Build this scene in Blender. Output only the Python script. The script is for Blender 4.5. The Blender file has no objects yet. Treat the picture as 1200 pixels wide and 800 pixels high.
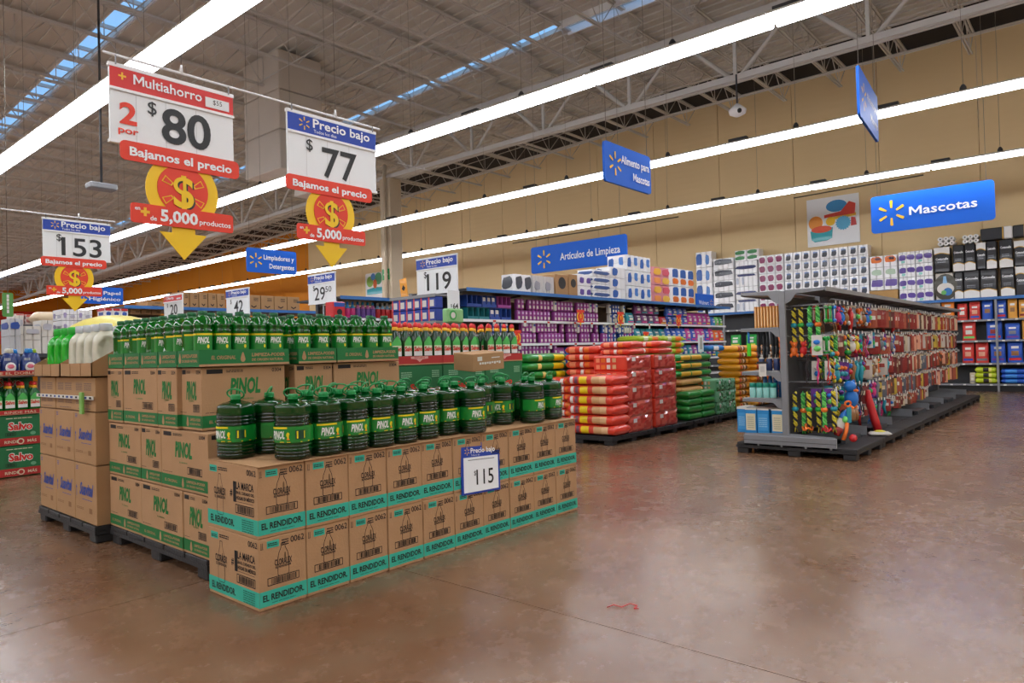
import bpy, math, random
from math import sin, cos, pi, radians, sqrt
from mathutils import Vector, Matrix
random.seed(7)
SC = bpy.context.scene
COL = SC.collection

# ------------------------------------------------------------------ camera
cd = bpy.data.cameras.new('camera'); cam = bpy.data.objects.new('camera', cd); COL.objects.link(cam)
def _n(v): return v / v.length
FPX = 818.0                                   # focal length in pixels of the 1200 px wide frame
d1 = _n(Vector((1303-600, -(393.5-400), -FPX)))
d2 = Vector((-350-600, -(438-400), -FPX)); d2 = _n(d2); d2 = _n(d2 - d1*d1.dot(d2))
d3 = d1.cross(d2)
RW = Matrix((d1, d2, d3))                     # camera axes -> store axes
CAM = Vector((0, 0, 1.3))
cam.matrix_world = Matrix.Translation(CAM) @ RW.to_4x4()
cd.sensor_fit = 'HORIZONTAL'; cd.sensor_width = 36.0; cd.lens = 36.0*FPX/1200.0
cd.clip_start = 0.05; cd.clip_end = 300
SC.camera = cam
def ray(px, py): return RW @ Vector((px-600, 400-py, -FPX))
def atx(px, py, X): d = ray(px, py); return CAM + d*(X/d.x)
def aty(px, py, Y): d = ray(px, py); return CAM + d*(Y/d.y)
def atz(px, py, Z): d = ray(px, py); return CAM + d*((Z-1.3)/d.z)

# ------------------------------------------------------------------ world, exposure
w = bpy.data.worlds.new('sky'); SC.world = w; w.use_nodes = True
bg = w.node_tree.nodes['Background']; bg.inputs[0].default_value = (0.25, 0.51, 0.90, 1); bg.inputs[1].default_value = 1.25
SC.view_settings.view_transform = 'Standard'; SC.view_settings.look = 'None'
SC.view_settings.gamma = 1; SC.view_settings.exposure = 0.0
LIGHT = 15.3                                  # emission of the tube lenses
SC.cycles.max_bounces = 6; SC.cycles.diffuse_bounces = 3; SC.cycles.glossy_bounces = 3
SC.cycles.transmission_bounces = 4; SC.cycles.sample_clamp_indirect = 4.0

# ------------------------------------------------------------------ materials
def lin(c): return tuple((x/12.92 if x <= .04045 else ((x+.055)/1.055)**2.4) for x in c)
MATS = {}
def mat(name, rgb, rough=.5, metal=0, var=0.0, scale=20, bump=0.0, bscale=60, emit=0, trans=0, alpha=1, coat=0, spec=.5, stretch=None):
    if name in MATS: return MATS[name]
    m = bpy.data.materials.new(name); m.use_nodes = True
    nt = m.node_tree; b = nt.nodes['Principled BSDF']
    c = lin([x/255 for x in rgb])
    b.inputs['Base Color'].default_value = (*c, 1); b.inputs['Roughness'].default_value = rough
    b.inputs['Metallic'].default_value = metal; b.inputs['Specular IOR Level'].default_value = spec
    b.inputs['Coat Weight'].default_value = coat
    b.inputs['Transmission Weight'].default_value = trans; b.inputs['Alpha'].default_value = alpha
    if emit:
        b.inputs['Emission Color'].default_value = (*c, 1); b.inputs['Emission Strength'].default_value = emit
    if var or bump:
        tc = nt.nodes.new('ShaderNodeTexCoord'); no = nt.nodes.new('ShaderNodeTexNoise')
        no.inputs['Scale'].default_value = scale; no.inputs['Detail'].default_value = 4
        src = tc.outputs['Object']
        if stretch:
            mp = nt.nodes.new('ShaderNodeMapping'); mp.inputs['Scale'].default_value = stretch
            nt.links.new(src, mp.inputs[0]); src = mp.outputs[0]
        nt.links.new(src, no.inputs['Vector'])
        if var:
            mx = nt.nodes.new('ShaderNodeMix'); mx.data_type = 'RGBA'
            mx.inputs['A'].default_value = (*[x*(1-var) for x in c], 1)
            mx.inputs['B'].default_value = (*[min(1, x*(1+var)) for x in c], 1)
            nt.links.new(no.outputs['Fac'], mx.inputs['Factor']); nt.links.new(mx.outputs['Result'], b.inputs['Base Color'])
        if bump:
            n2 = nt.nodes.new('ShaderNodeTexNoise'); n2.inputs['Scale'].default_value = bscale
            nt.links.new(src, n2.inputs['Vector'])
            bp = nt.nodes.new('ShaderNodeBump'); bp.inputs['Strength'].default_value = bump; bp.inputs['Distance'].default_value = .02
            nt.links.new(n2.outputs['Fac'], bp.inputs['Height']); nt.links.new(bp.outputs[0], b.inputs['Normal'])
    MATS[name] = m
    return m
def trl(name, rgb, rgb2, rough=.12):          # coloured liquid seen through thin plastic
    if name in MATS: return MATS[name]
    m = bpy.data.materials.new(name); m.use_nodes = True; nt = m.node_tree; b = nt.nodes['Principled BSDF']
    c = lin([x/255 for x in rgb]); c2 = lin([x/255 for x in rgb2])
    b.inputs['Base Color'].default_value = (*c, 1); b.inputs['Roughness'].default_value = rough
    b.inputs['Coat Weight'].default_value = .3; b.inputs['Coat Roughness'].default_value = .08
    t = nt.nodes.new('ShaderNodeBsdfTranslucent'); t.inputs[0].default_value = (*c2, 1)
    a = nt.nodes.new('ShaderNodeAddShader'); out = nt.nodes['Material Output']
    nt.links.new(b.outputs[0], a.inputs[0]); nt.links.new(t.outputs[0], a.inputs[1]); nt.links.new(a.outputs[0], out.inputs[0])
    MATS[name] = m; return m

kraft = mat('kraft_cardboard', (178,138,98), .85, var=.10, scale=6, bump=.12, bscale=90)
kraft_dark = mat('kraft_cardboard_edge', (140,100,62), .9)
kraft_b = mat('plain_kraft_cardboard', (174,134,92), .85, var=.10, scale=5, bump=.12, bscale=90)
ink = mat('black_ink', (26,22,20), .7)
tealink = mat('teal_ink', (52,178,152), .6, var=.05)
tealdark = mat('dark_teal_ink', (22,110,92), .7)
greenink = mat('green_ink', (16,112,52), .6, var=.06)
greenprint = mat('green_lettering', (24,118,50), .7)
blueink = mat('blue_ink', (52,72,148), .7)
blackplastic = mat('black_pallet_plastic', (36,36,38), .55, var=.25, scale=8, bump=.2)
white = mat('white_plastic', (248,250,252), .4, var=.02)
whitepaper = mat('white_card', (244,248,250), .5)
offwhite = mat('cream_paper', (222,214,180), .7)
steel = mat('painted_steel_grey', (140,142,146), .4, metal=.15, var=.05)
steel_d = mat('charcoal_shelf_steel', (66,68,72), .45, metal=.2, var=.08)
roofsteel = mat('painted_roof_steel', (212,210,206), .55, var=.08, scale=2)
black = mat('black_rubber', (20,20,22), .6)
signblue = mat('sign_blue', (16,98,210), .5, spec=.3)
priceblue = mat('price_header_blue', (22,64,170), .45)
sunyellow = mat('sign_yellow', (250,196,40), .4)
red = mat('price_red', (214,36,30), .45)
orangered = mat('banner_orange_red', (232,62,36), .5)
yellow = mat('medallion_yellow', (252,206,16), .4)
darkgray = mat('digit_black', (36,38,40), .5)
green = mat('bottle_cap_green', (12,98,52), .4)
leafgreen = mat('label_green', (18,132,48), .3, coat=.4)
labelyellow = mat('label_yellow', (236,214,30), .35)
tapewhite = mat('tape_white', (228,226,218), .35)
cable = mat('steel_cable', (150,146,138), .4, metal=.6)
def C(rgb, rough=.45, coat=.2): return mat('colour_%d_%d_%d' % rgb, rgb, rough, var=.06, scale=14, coat=coat)

# ------------------------------------------------------------------ mesh builder
_TX = {}
def text2d(s):
    if s in _TX: return _TX[s]
    cu = bpy.data.curves.new('t', 'FONT'); cu.body = s; cu.size = 1; cu.resolution_u = 2; cu.fill_mode = 'FRONT'
    ob = bpy.data.objects.new('t', cu); me = ob.to_mesh()
    vs = [(v.co.x, v.co.y) for v in me.vertices]; fs = [tuple(p.vertices) for p in me.polygons]
    ob.to_mesh_clear(); bpy.data.objects.remove(ob); bpy.data.curves.remove(cu)
    x0 = min(v[0] for v in vs); x1 = max(v[0] for v in vs)
    vs = [(x-x0, y) for x, y in vs]
    _TX[s] = (vs, fs, x1-x0); return _TX[s]
_TB = {}
def text2db(s, off):                          # heavier strokes
    k = (s, off)
    if k in _TB: return _TB[k]
    if s[0] == 'M' and len(s) > 3:            # own capital M: the built-in one fills badly
        v, f, w_ = text2db(s[1:], off); t = .095+2*off
        P = [(0,0),(0,.7),(t*1.15,.7),(.36,.32),(.72-t*1.15,.7),(.72,.7),(.72,0),(.72-t,0),(.72-t,.48),(.36,.12),(t,.48),(t,0)][::-1]
        n = len(P); _TB[k] = (P+[(x+.79, y) for x, y in v], [tuple(range(n))]+[tuple(i+n for i in q) for q in f], w_+.79); return _TB[k]
    cu = bpy.data.curves.new('t', 'FONT'); cu.body = s; cu.size = 1; cu.resolution_u = 5 if len(s) < 5 else 2; cu.offset = off; cu.fill_mode = 'FRONT'
    ob = bpy.data.objects.new('t', cu); me = ob.to_mesh()
    vs = [(v.co.x, v.co.y) for v in me.vertices]; fs = [tuple(p.vertices) for p in me.polygons]
    ob.to_mesh_clear(); bpy.data.objects.remove(ob); bpy.data.curves.remove(cu)
    x0 = min(v[0] for v in vs); x1 = max(v[0] for v in vs)
    _TB[k] = ([(x-x0, y) for x, y in vs], fs, x1-x0); return _TB[k]

class Fr:                                     # a 2D drawing frame in space
    def __init__(s, o, u, v):
        s.o = Vector(o); s.u = Vector(u).normalized(); s.v = Vector(v).normalized(); s.n = s.u.cross(s.v)
    def __call__(s, a, b, c=0.0): return s.o + s.u*a + s.v*b + s.n*c

class MB:
    def __init__(s): s.v = []; s.f = []; s.m = []; s.sm = []; s.mats = []
    def mi(s, m):
        if m not in s.mats: s.mats.append(m)
        return s.mats.index(m)
    def add(s, vs, fs, m, smooth=False):
        o = len(s.v); s.v += [tuple(v) for v in vs]; k = s.mi(m) if not isinstance(m, list) else None
        for i, f in enumerate(fs):
            s.f.append(tuple(o+j for j in f)); s.m.append(k if k is not None else s.mi(m[i])); s.sm.append(smooth)
        return s
    def box(s, x0, x1, y0, y1, z0, z1, m):
        vs = [(x, y, z) for x in (x0, x1) for y in (y0, y1) for z in (z0, z1)]
        return s.add(vs, [(0,1,3,2), (4,6,7,5), (0,4,5,1), (2,3,7,6), (0,2,6,4), (1,5,7,3)], m)
    def cbox(s, x0, x1, y0, y1, z0, z1, m, c=.01):   # box with chamfered edges
        X = (x0, x0+c, x1-c, x1); vs = []; fs = []
        ring = lambda d, z: [(x0+c, y0+d, z), (x1-c, y0+d, z), (x1-d, y0+c, z), (x1-d, y1-c, z), (x1-c, y1-d, z), (x0+c, y1-d, z), (x0+d, y1-c, z), (x0+d, y0+c, z)]
        for d, z in ((c, z0), (0, z0+c), (0, z1-c), (c, z1)): vs += ring(d, z)
        for r in range(3):
            for i in range(8): fs.append((r*8+i, r*8+(i+1) % 8, r*8+8+(i+1) % 8, r*8+8+i))
        fs.append(tuple(range(7, -1, -1))); fs.append(tuple(range(24, 32)))
        return s.add(vs, fs, m)
    def poly(s, fr, pts, m, d=.0): return s.add([fr(a, b, d) for a, b in pts], [tuple(range(len(pts)))], m)
    def slab(s, fr, pts, m, d0, d1):          # extruded outline in a frame
        n = len(pts); vs = [fr(a, b, d0) for a, b in pts] + [fr(a, b, d1) for a, b in pts]
        fs = [tuple(range(n-1, -1, -1)), tuple(range(n, 2*n))] + [(i, (i+1) % n, n+(i+1) % n, n+i) for i in range(n)]
        return s.add(vs, fs, m)
    def rect(s, fr, a0, a1, b0, b1, m, d=.001): return s.poly(fr, [(a0, b0), (a1, b0), (a1, b1), (a0, b1)], m, d)
    def text(s, t, fr, a, b, h, m, w=None, al='l', d=.0015, bold=0, bend=None, skew=0):
        if t[0] == 'M' and not bold: bold = .002
        vs, fs, tw = text2db(t, bold) if bold else text2d(t)
        k = h/.7; kx = k if w is None else min(w/tw, k*1.6) if w > 0 else k
        W = tw*kx; a0 = a if al == 'l' else a-W/2 if al == 'c' else a-W
        pts = [(a0+x*kx+skew*y*k, b+y*k) for x, y in vs]
        return s.add([bend(p[0], p[1]) if bend else fr(p[0], p[1], d) for p in pts], fs, m)
    def lathe(s, prof, n, m, c=(0,0,0), sq=0, sx=1, sy=1, disp=None, cap=True, matf=None, a0=0):
        vs = []; fs = []; ms = []
        for r, z in prof:
            for i in range(n):
                a = a0+2*pi*i/n; k = 1
                if sq: k = 1/((abs(cos(a))**sq+abs(sin(a))**sq)**(1/sq))
                rr = r*k
                if disp: rr += disp(a, z)
                vs.append((c[0]+rr*cos(a)*sx, c[1]+rr*sin(a)*sy, c[2]+z))
        L = len(prof)
        for j in range(L-1):
            for i in range(n):
                fs.append((j*n+i, j*n+(i+1) % n, (j+1)*n+(i+1) % n, (j+1)*n+i))
                ms.append(matf(2*pi*(i+.5)/n, (prof[j][1]+prof[j+1][1])/2) if matf else m)
        s.add(vs, fs, ms, True)
        if cap:
            o = len(s.v)-len(vs)
            s.f.append(tuple(o+i for i in range(n-1, -1, -1))); s.m.append(s.mi(m)); s.sm.append(False)
            s.f.append(tuple(o+(L-1)*n+i for i in range(n))); s.m.append(s.mi(m)); s.sm.append(False)
        return s
    def ball(s, c, r, m, nu=10, nv=7):
        if not hasattr(r, '__len__'): r = (r, r, r)
        vs = []; fs = []
        for j in range(nv+1):
            t = pi*j/nv
            for i in range(nu):
                a = 2*pi*i/nu; vs.append((c[0]+r[0]*sin(t)*cos(a), c[1]+r[1]*sin(t)*sin(a), c[2]+r[2]*cos(t)))
        for j in range(nv):
            for i in range(nu): fs.append((j*nu+i, (j+1)*nu+i, (j+1)*nu+(i+1) % nu, j*nu+(i+1) % nu))
        return s.add(vs, fs, m, True)
    def tube(s, pts, r, m, n=6, closed=False, mf=None):
        pts = [Vector(p) for p in pts]; L = len(pts); vs = []; fs = []; ms = []
        for i, p in enumerate(pts):
            a = pts[(i-1) % L] if (i or closed) else p; b = pts[(i+1) % L] if (i < L-1 or closed) else p
            t = (b-a).normalized() if (b-a).length else Vector((0, 0, 1))
            up = Vector((0, 0, 1)) if abs(t.z) < .9 else Vector((1, 0, 0))
            x = t.cross(up).normalized(); y = x.cross(t); rr = r[i] if hasattr(r, '__len__') else r
            for k in range(n):
                q = 2*pi*k/n; vs.append(p + x*rr*cos(q) + y*rr*sin(q))
        for i in range(L if closed else L-1):
            j = (i+1) % L
            for k in range(n): fs.append((i*n+k, j*n+k, j*n+(k+1) % n, i*n+(k+1) % n)); ms.append(mf(i) if mf else m)
        if not closed: fs.append(tuple(range(n))); fs.append(tuple((L-1)*n+k for k in range(n-1, -1, -1))); ms += [m, m]
        return s.add(vs, fs, ms, True)
    def pillow(s, L, W, H, nu, nv, matf, c=(0,0,0), p=3.4, crimp=.035, wob=.0, seed=0, ax='y'):
        # a filled bag lying down: length along ax, crimped ends, soft rectangular section
        R = random.Random(seed); vs = []; fs = []; ms = []
        for i in range(nu+1):
            u = i/nu*2-1; e = min(1, ((1-abs(u))/(.16))); e = max(0.0, e)
            hs = .22+.78*sin(e*pi/2)**.6; ws = .93+.07*sin(e*pi/2)
            for j in range(nv):
                a = 2*pi*(j+.5)/nv; k = 1/((abs(cos(a))**p+abs(sin(a))**p)**(1/p)); q = 1+R.uniform(-wob, wob)
                x = W/2*ws*k*cos(a)*q; z = H/2*hs*k*sin(a)*q; y = u*L/2
                P = (x, y, z+H/2) if ax == 'y' else (y, -x, z+H/2)
                vs.append((P[0]+c[0], P[1]+c[1], P[2]+c[2]))
        for i in range(nu):
            for j in range(nv):
                fs.append((i*nv+j, (i+1)*nv+j, (i+1)*nv+(j+1) % nv, i*nv+(j+1) % nv))
                ms.append(matf((i+.5)/nu, (j+1)/nv))
        fs.append(tuple(range(nv))); ms.append(matf(0, 0)); fs.append(tuple(nu*nv+j for j in range(nv-1, -1, -1))); ms.append(matf(1, 0))
        return s.add(vs, fs, ms, True)
    def mesh(s, name):
        me = bpy.data.meshes.new(name); me.from_pydata(s.v, [], s.f)
        for m in s.mats: me.materials.append(m)
        me.polygons.foreach_set('material_index', s.m); me.polygons.foreach_set('use_smooth', s.sm); me.update()
        return me

# ------------------------------------------------------------------ objects
def ob(name, me, parent=None, loc=None, rot=None, label=None, scale=None):
    if isinstance(me, MB): me = me.mesh(name)
    o = bpy.data.objects.new(name, me); COL.objects.link(o)
    if parent: o.parent = parent
    if loc is not None: o.location = loc
    if rot is not None: o.rotation_euler = rot if hasattr(rot, '__len__') else (0, 0, rot)
    if scale is not None: o.scale = scale if hasattr(scale, '__len__') else (scale,)*3
    if label: o['label'] = label
    return o
def tag(o, label, cat, group=None, kind=None):
    o['label'] = label; o['category'] = cat
    if group: o['group'] = group
    if kind: o['kind'] = kind
    return o
def struct(name, me, label=None, parent=None, **k):
    o = ob(name, me, parent, **k)
    if not parent: o['kind'] = 'structure'; o['label'] = label or name.replace('_', ' '); o['category'] = name.split('_')[0]
    return o
class Kit:                                    # a thing: its parts, made once and placed many times
    def __init__(s, name, parts): 
        s.name = name; s.parts = []
        for p in parts:
            nm, mb = p[0], p[1]; subs = p[2] if len(p) > 2 else []; lab = p[3] if len(p) > 3 else None
            loc = p[4] if len(p) > 4 else None
            s.parts.append((nm, mb.mesh(nm) if isinstance(mb, MB) else mb, [(q[0], q[1].mesh(q[0]) if isinstance(q[1], MB) else q[1]) for q in subs], lab, loc))
    def put(s, loc, rot=0, label='', cat='', group=None, scale=None, flat=False):
        if len(s.parts) == 1 and not s.parts[0][2]:
            r = ob(s.name, s.parts[0][1], None, loc, rot, scale=scale); return tag(r, label, cat, group)
        r = ob(s.name, None, None, loc, rot, scale=scale); r.empty_display_size = .1; tag(r, label, cat, group)
        for nm, me, subs, lab, lc in s.parts:
            c = ob(nm, me, r, loc=lc, label=lab)
            for n2, m2 in subs: ob(n2, m2, c)
        return r
ORD = ['first','second','third','fourth','fifth','sixth','seventh','eighth','ninth','tenth','eleventh','twelfth','thirteenth','fourteenth','fifteenth','sixteenth','seventeenth','eighteenth','nineteenth','twentieth']
X_, Y_, Z_ = (1,0,0), (0,1,0), (0,0,1)
def circ(cx, cy, r, n=28, a0=0, a1=2*pi, ry=None):
    return [(cx+r*cos(a0+(a1-a0)*i/n), cy+(ry or r)*sin(a0+(a1-a0)*i/n)) for i in range(n)]
def rrect(a0, a1, b0, b1, r, n=4):
    P = []
    for cx, cy, s in ((a1-r, b0+r, -pi/2), (a1-r, b1-r, 0), (a0+r, b1-r, pi/2), (a0+r, b0+r, pi)):
        for i in range(n+1): P.append((cx+r*cos(s+pi/2*i/n), cy+r*sin(s+pi/2*i/n)))
    return P
def spark(mb, fr, cx, cy, R, m, d=.002):       # the six-petal mark of the shop signs
    for k in range(6):
        a = pi/2+k*pi/3; u = (cos(a), sin(a)); v = (-sin(a), cos(a))
        P = [(.40,.07),(.95,.11),(1.0,.06),(1.0,-.06),(.95,-.11),(.40,-.07)]
        mb.poly(fr, [(cx+R*(p*u[0]+q*v[0]), cy+R*(p*u[1]+q*v[1])) for p, q in reversed(P)], m, d)
def barcode(mb, fr, a, b, w, h, m, d=.0016, n=14, R=random.Random(3)):
    t = h*.09
    mb.rect(fr, a, a+w, b, b+t, m, d); mb.rect(fr, a, a+w, b+h-t, b+h, m, d)
    mb.rect(fr, a, a+t, b+t, b+h-t, m, d); mb.rect(fr, a+w-t, a+w, b+t, b+h-t, m, d)
    x = a+w*.12
    while x < a+w*.9:
        q = w*R.choice((.012, .02, .035)); mb.rect(fr, x, min(x+q, a+w*.92), b+t*1.6, b+h-t*1.6, m, d); x += q+w*R.choice((.012, .02, .03))
def lines(mb, fr, a, b, w, h, n, m, d=.0016, R=random.Random(5)):   # fine print
    for i in range(n):
        y = b+h-(i+.8)*h/n; x = a
        while x < a+w*.98:
            q = min(w*R.uniform(.12, .3), a+w-x); mb.rect(fr, x, x+q*.86, y, y+h/n*.5, m, d); x += q
_T = ['', '', 'twenty', 'thirty', 'forty', 'fifty', 'sixty']
for n in range(21, 70):
    t, u = divmod(n, 10); ORD.append((_T[t]+'-'+ORD[u-1]) if u else {30:'thirtieth',40:'fortieth',50:'fiftieth',60:'sixtieth'}[n])
# ================================================================== STORE SHELL
def floor_mat():
    m = bpy.data.materials.new('polished_concrete'); m.use_nodes = True; nt = m.node_tree; b = nt.nodes['Principled BSDF']; N = nt.nodes.new; L = nt.links.new
    tc = N('ShaderNodeTexCoord')
    n1 = N('ShaderNodeTexNoise'); n1.inputs['Scale'].default_value = .55; n1.inputs['Detail'].default_value = 7; n1.inputs['Roughness'].default_value = .62
    n2 = N('ShaderNodeTexNoise'); n2.inputs['Scale'].default_value = 5; n2.inputs['Detail'].default_value = 8; n2.inputs['Roughness'].default_value = .7
    n3 = N('ShaderNodeTexNoise'); n3.inputs['Scale'].default_value = 38; n3.inputs['Detail'].default_value = 3
    for n in (n1, n2, n3): L(tc.outputs['Object'], n.inputs['Vector'])
    r1 = N('ShaderNodeValToRGB'); r1.color_ramp.elements[0].position = .32; r1.color_ramp.elements[1].position = .68
    r1.color_ramp.elements[0].color = (*lin((.42,.27,.17)), 1); r1.color_ramp.elements[1].color = (*lin((.58,.46,.36)), 1)
    L(n1.outputs['Fac'], r1.inputs[0])
    mx = N('ShaderNodeMix'); mx.data_type = 'RGBA'; mx.blend_type = 'MULTIPLY'; mx.inputs['Factor'].default_value = 1
    r2 = N('ShaderNodeValToRGB'); r2.color_ramp.elements[0].position = .3; r2.color_ramp.elements[1].position = .75
    r2.color_ramp.elements[0].color = (.90,.885,.875,1); r2.color_ramp.elements[1].color = (1,1,1,1)
    L(n2.outputs['Fac'], r2.inputs[0]); L(r1.outputs[0], mx.inputs['A']); L(r2.outputs[0], mx.inputs['B'])
    L(mx.outputs['Result'], b.inputs['Base Color'])
    rr = N('ShaderNodeMapRange'); rr.inputs['From Min'].default_value = .3; rr.inputs['From Max'].default_value = .7
    rr.inputs['To Min'].default_value = .20; rr.inputs['To Max'].default_value = .32
    L(n2.outputs['Fac'], rr.inputs[0]); L(rr.outputs[0], b.inputs['Roughness'])
    bp = N('ShaderNodeBump'); bp.inputs['Strength'].default_value = .05; bp.inputs['Distance'].default_value = .01
    L(n3.outputs['Fac'], bp.inputs['Height']); L(bp.outputs[0], b.inputs['Normal'])
    b.inputs['Specular IOR Level'].default_value = .5
    b.inputs['Coat Weight'].default_value = .12; b.inputs['Coat Roughness'].default_value = .16
    return m
FM = floor_mat()
joint = mat('concrete_joint', (84,56,40), .8)
WX = 21.6                                     # the long wall
XL, YB, YF = -22.0, -14.0, 66.0
# concrete bays with saw-cut joints between them
fl = ob('floor', MB().box(XL, WX, YB, YF, -.20, -.012, joint)); fl['kind'] = 'structure'; fl['label'] = 'polished brown concrete floor with saw-cut joints'; fl['category'] = 'floor'
ja = atz(634, 707, 0); 
XS = [XL] + [2.77+3.93*k for k in range(-6, 5)] + [WX]; YS = [YB] + [4.1+4.9*k for k in range(-3, 13)] + [YF]
for i in range(len(XS)-1):
    for j in range(len(YS)-1):
        g = .003
        ob('concrete_slab', MB().box(XS[i]+g, XS[i+1]-g, YS[j]+g, YS[j+1]-g, -.19, 0, FM), fl)
def wallmat(name, rgb):
    m = bpy.data.materials.new(name); m.use_nodes = True; nt = m.node_tree; b = nt.nodes['Principled BSDF']
    tc = nt.nodes.new('ShaderNodeTexCoord'); wv = nt.nodes.new('ShaderNodeTexWave'); wv.bands_direction = 'Z'
    wv.inputs['Scale'].default_value = 1.6; wv.inputs['Distortion'].default_value = .4
    nt.links.new(tc.outputs['Object'], wv.inputs['Vector'])
    bp = nt.nodes.new('ShaderNodeBump'); bp.inputs['Strength'].default_value = .035; bp.inputs['Distance'].default_value = .03
    nt.links.new(wv.outputs['Fac'], bp.inputs['Height']); nt.links.new(bp.outputs[0], b.inputs['Normal'])
    c = lin([x/255 for x in rgb]); b.inputs['Base Color'].default_value = (*c, 1); b.inputs['Roughness'].default_value = .7
    return m
beige = wallmat('beige_wall_paint', (234,206,156)); orange = wallmat('orange_wall_paint', (226,140,14))
seam = mat('wall_seam', (150,124,88), .8)
ceilm = mat('roof_deck_paint', (214,211,204), .8, var=.08, scale=.8)
dark = mat('dark_matt', (44,42,42), .9)
def zr(Y): return 9.3 if Y < 10 else 9.3-.036*(Y-10)
# wall of tilt-up panels, each its own piece
wr = ob('wall_right', MB().box(WX+.05, WX+.3, YB, YF, -.2, 6.8, beige)); wr['kind'] = 'structure'; wr['label'] = 'long beige side wall behind the paper towels'; wr['category'] = 'wall'
edges = [YB]; y = YB
while y < 33.0-2: y += 2.35; edges.append(y)
edges[-1] = 33.0
while edges[-1] < YF-3: edges.append(edges[-1]+2.75)
edges[-1] = YF
for a, b_ in zip(edges, edges[1:]):
    m = beige if b_ <= 33.01 else orange
    zt = lambda Y: zr(Y)-.06
    fr = Fr((WX, 0, 0), Y_, Z_)               # normal +X; slab towards the outside
    ob('wall_panel', MB().slab(fr, [(a+.008, 0), (b_-.008, 0), (b_-.008, zt(b_)), (a+.008, zt(a))], m, 0, .14), wr)
ob('cap_rail', MB().tube([(WX-.02, YB, zr(YB)-.09), (WX-.02, 10, zr(10)-.09), (WX-.02, YF, zr(YF)-.09)], .035, roofsteel, 4), wr)
ob('conduit', MB().tube([atx(1082, 205, WX-.03), atx(930, 232, WX-.03)], .018, mat('dark_conduit', (90,80,66), .6), 6), wr)
ob('conduit', MB().tube([atx(795, 254, WX-.03), atx(601, 285, WX-.03)], .02, mat('dark_conduit', (90,80,66), .6), 6), wr)
struct('wall_far', MB().box(XL, WX, YF, YF+.3, -.2, 7.7, orange), 'far orange end wall')
struct('wall_left', MB().box(XL-.3, XL, YB, YF, -.2, 9.3, beige), 'left side wall out of view')
struct('wall_back', MB().box(XL, WX, YB-.3, YB, -.2, 9.3, beige), 'wall behind the viewer')
# roof deck with two skylight slots
cl = MB()
SK = [(6.0, 6.42), (13.72, 14.06)]
xs = [XL] + [v for s in SK for v in s] + [WX-.04]
ys = [YB, 10, YF]
for k in range(0, len(xs), 2):
    for a, b_ in zip(ys, ys[1:]):
        vs = [(x, y, zr(y)+dz) for x in (xs[k], xs[k+1]) for y in (a, b_) for dz in (0, .12)]
        cl.add(vs, [(0,1,3,2), (4,6,7,5), (0,4,5,1), (2,3,7,6), (0,2,6,4), (1,5,7,3)], ceilm)
for a, b_ in zip(ys, ys[1:]):                 # plain dark sheet just below the deck ribs beside the wall
    vs = [(x, y, zr(y)-.045-dz) for x in (19.7, WX-.05) for y in (a, b_) for dz in (0, .01)]
    cl.add(vs, [(0,1,3,2), (4,6,7,5), (0,4,5,1), (2,3,7,6), (0,2,6,4), (1,5,7,3)], dark)
cg = ob('ceiling', cl); cg['kind'] = 'structure'; cg['label'] = 'ribbed steel roof deck of the store'; cg['category'] = 'ceiling'
rib = MB()                                    # deck ribs run along Y
x = XL+.3
while x < WX:
    if not any(a-.06 < x < b_+.06 for a, b_ in SK):
        for a, b_ in zip(ys, ys[1:]):
            vs = [(x+dx, yy, zr(yy)-dz) for dx in (-.03, .03) for yy in (a, b_) for dz in (0, .04)]
            rib.add(vs, [(0,1,3,2), (4,6,7,5), (0,4,5,1), (2,3,7,6), (1,5,7,3)], ceilm)
    x += .30
r = ob('deck_ribs', rib, cg); r['kind'] = 'stuff'
glass = mat('skylight_glazing', (235,245,250), .05, trans=1.0, alpha=.12)
for n, (a, b_) in enumerate(SK):
    y = -2.0; k = 0
    sk = ob('window_%d' % (n+1), MB().box(a-.06, a-.015, YB, 10, 9.12, 9.32, white).box(b_+.015, b_+.06, YB, 10, 9.12, 9.32, white)); sk['kind'] = 'structure'; sk['category'] = 'window'
    sk['label'] = ['left skylight strip in the roof above the price signs', 'right skylight strip in the roof near the steel column'][n]
    while y < 62:
        y2 = y+1.5
        vs = [(x, yy, zr(yy)+.13) for x in (a, b_) for yy in (y+.03, y2-.03)]
        ob('pane', MB().add(vs, [(0,2,3,1)], glass), sk)
        z = zr(y); ob('glazing_bar', MB().box(a, b_, y-.03, y+.03, z+.04, z+.13, roofsteel), sk)
        if y > 10:
            for e in (a-.03, b_+.03):
                vs = [(e+dx, yy, zr(yy)+dz) for dx in (-.015, .015) for yy in (y, y2) for dz in (-.02, .12)]
                ob('curb', MB().add(vs, [(0,1,3,2), (4,6,7,5), (0,4,5,1), (2,3,7,6), (0,2,6,4), (1,5,7,3)], white), sk)
        y = y2
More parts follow.
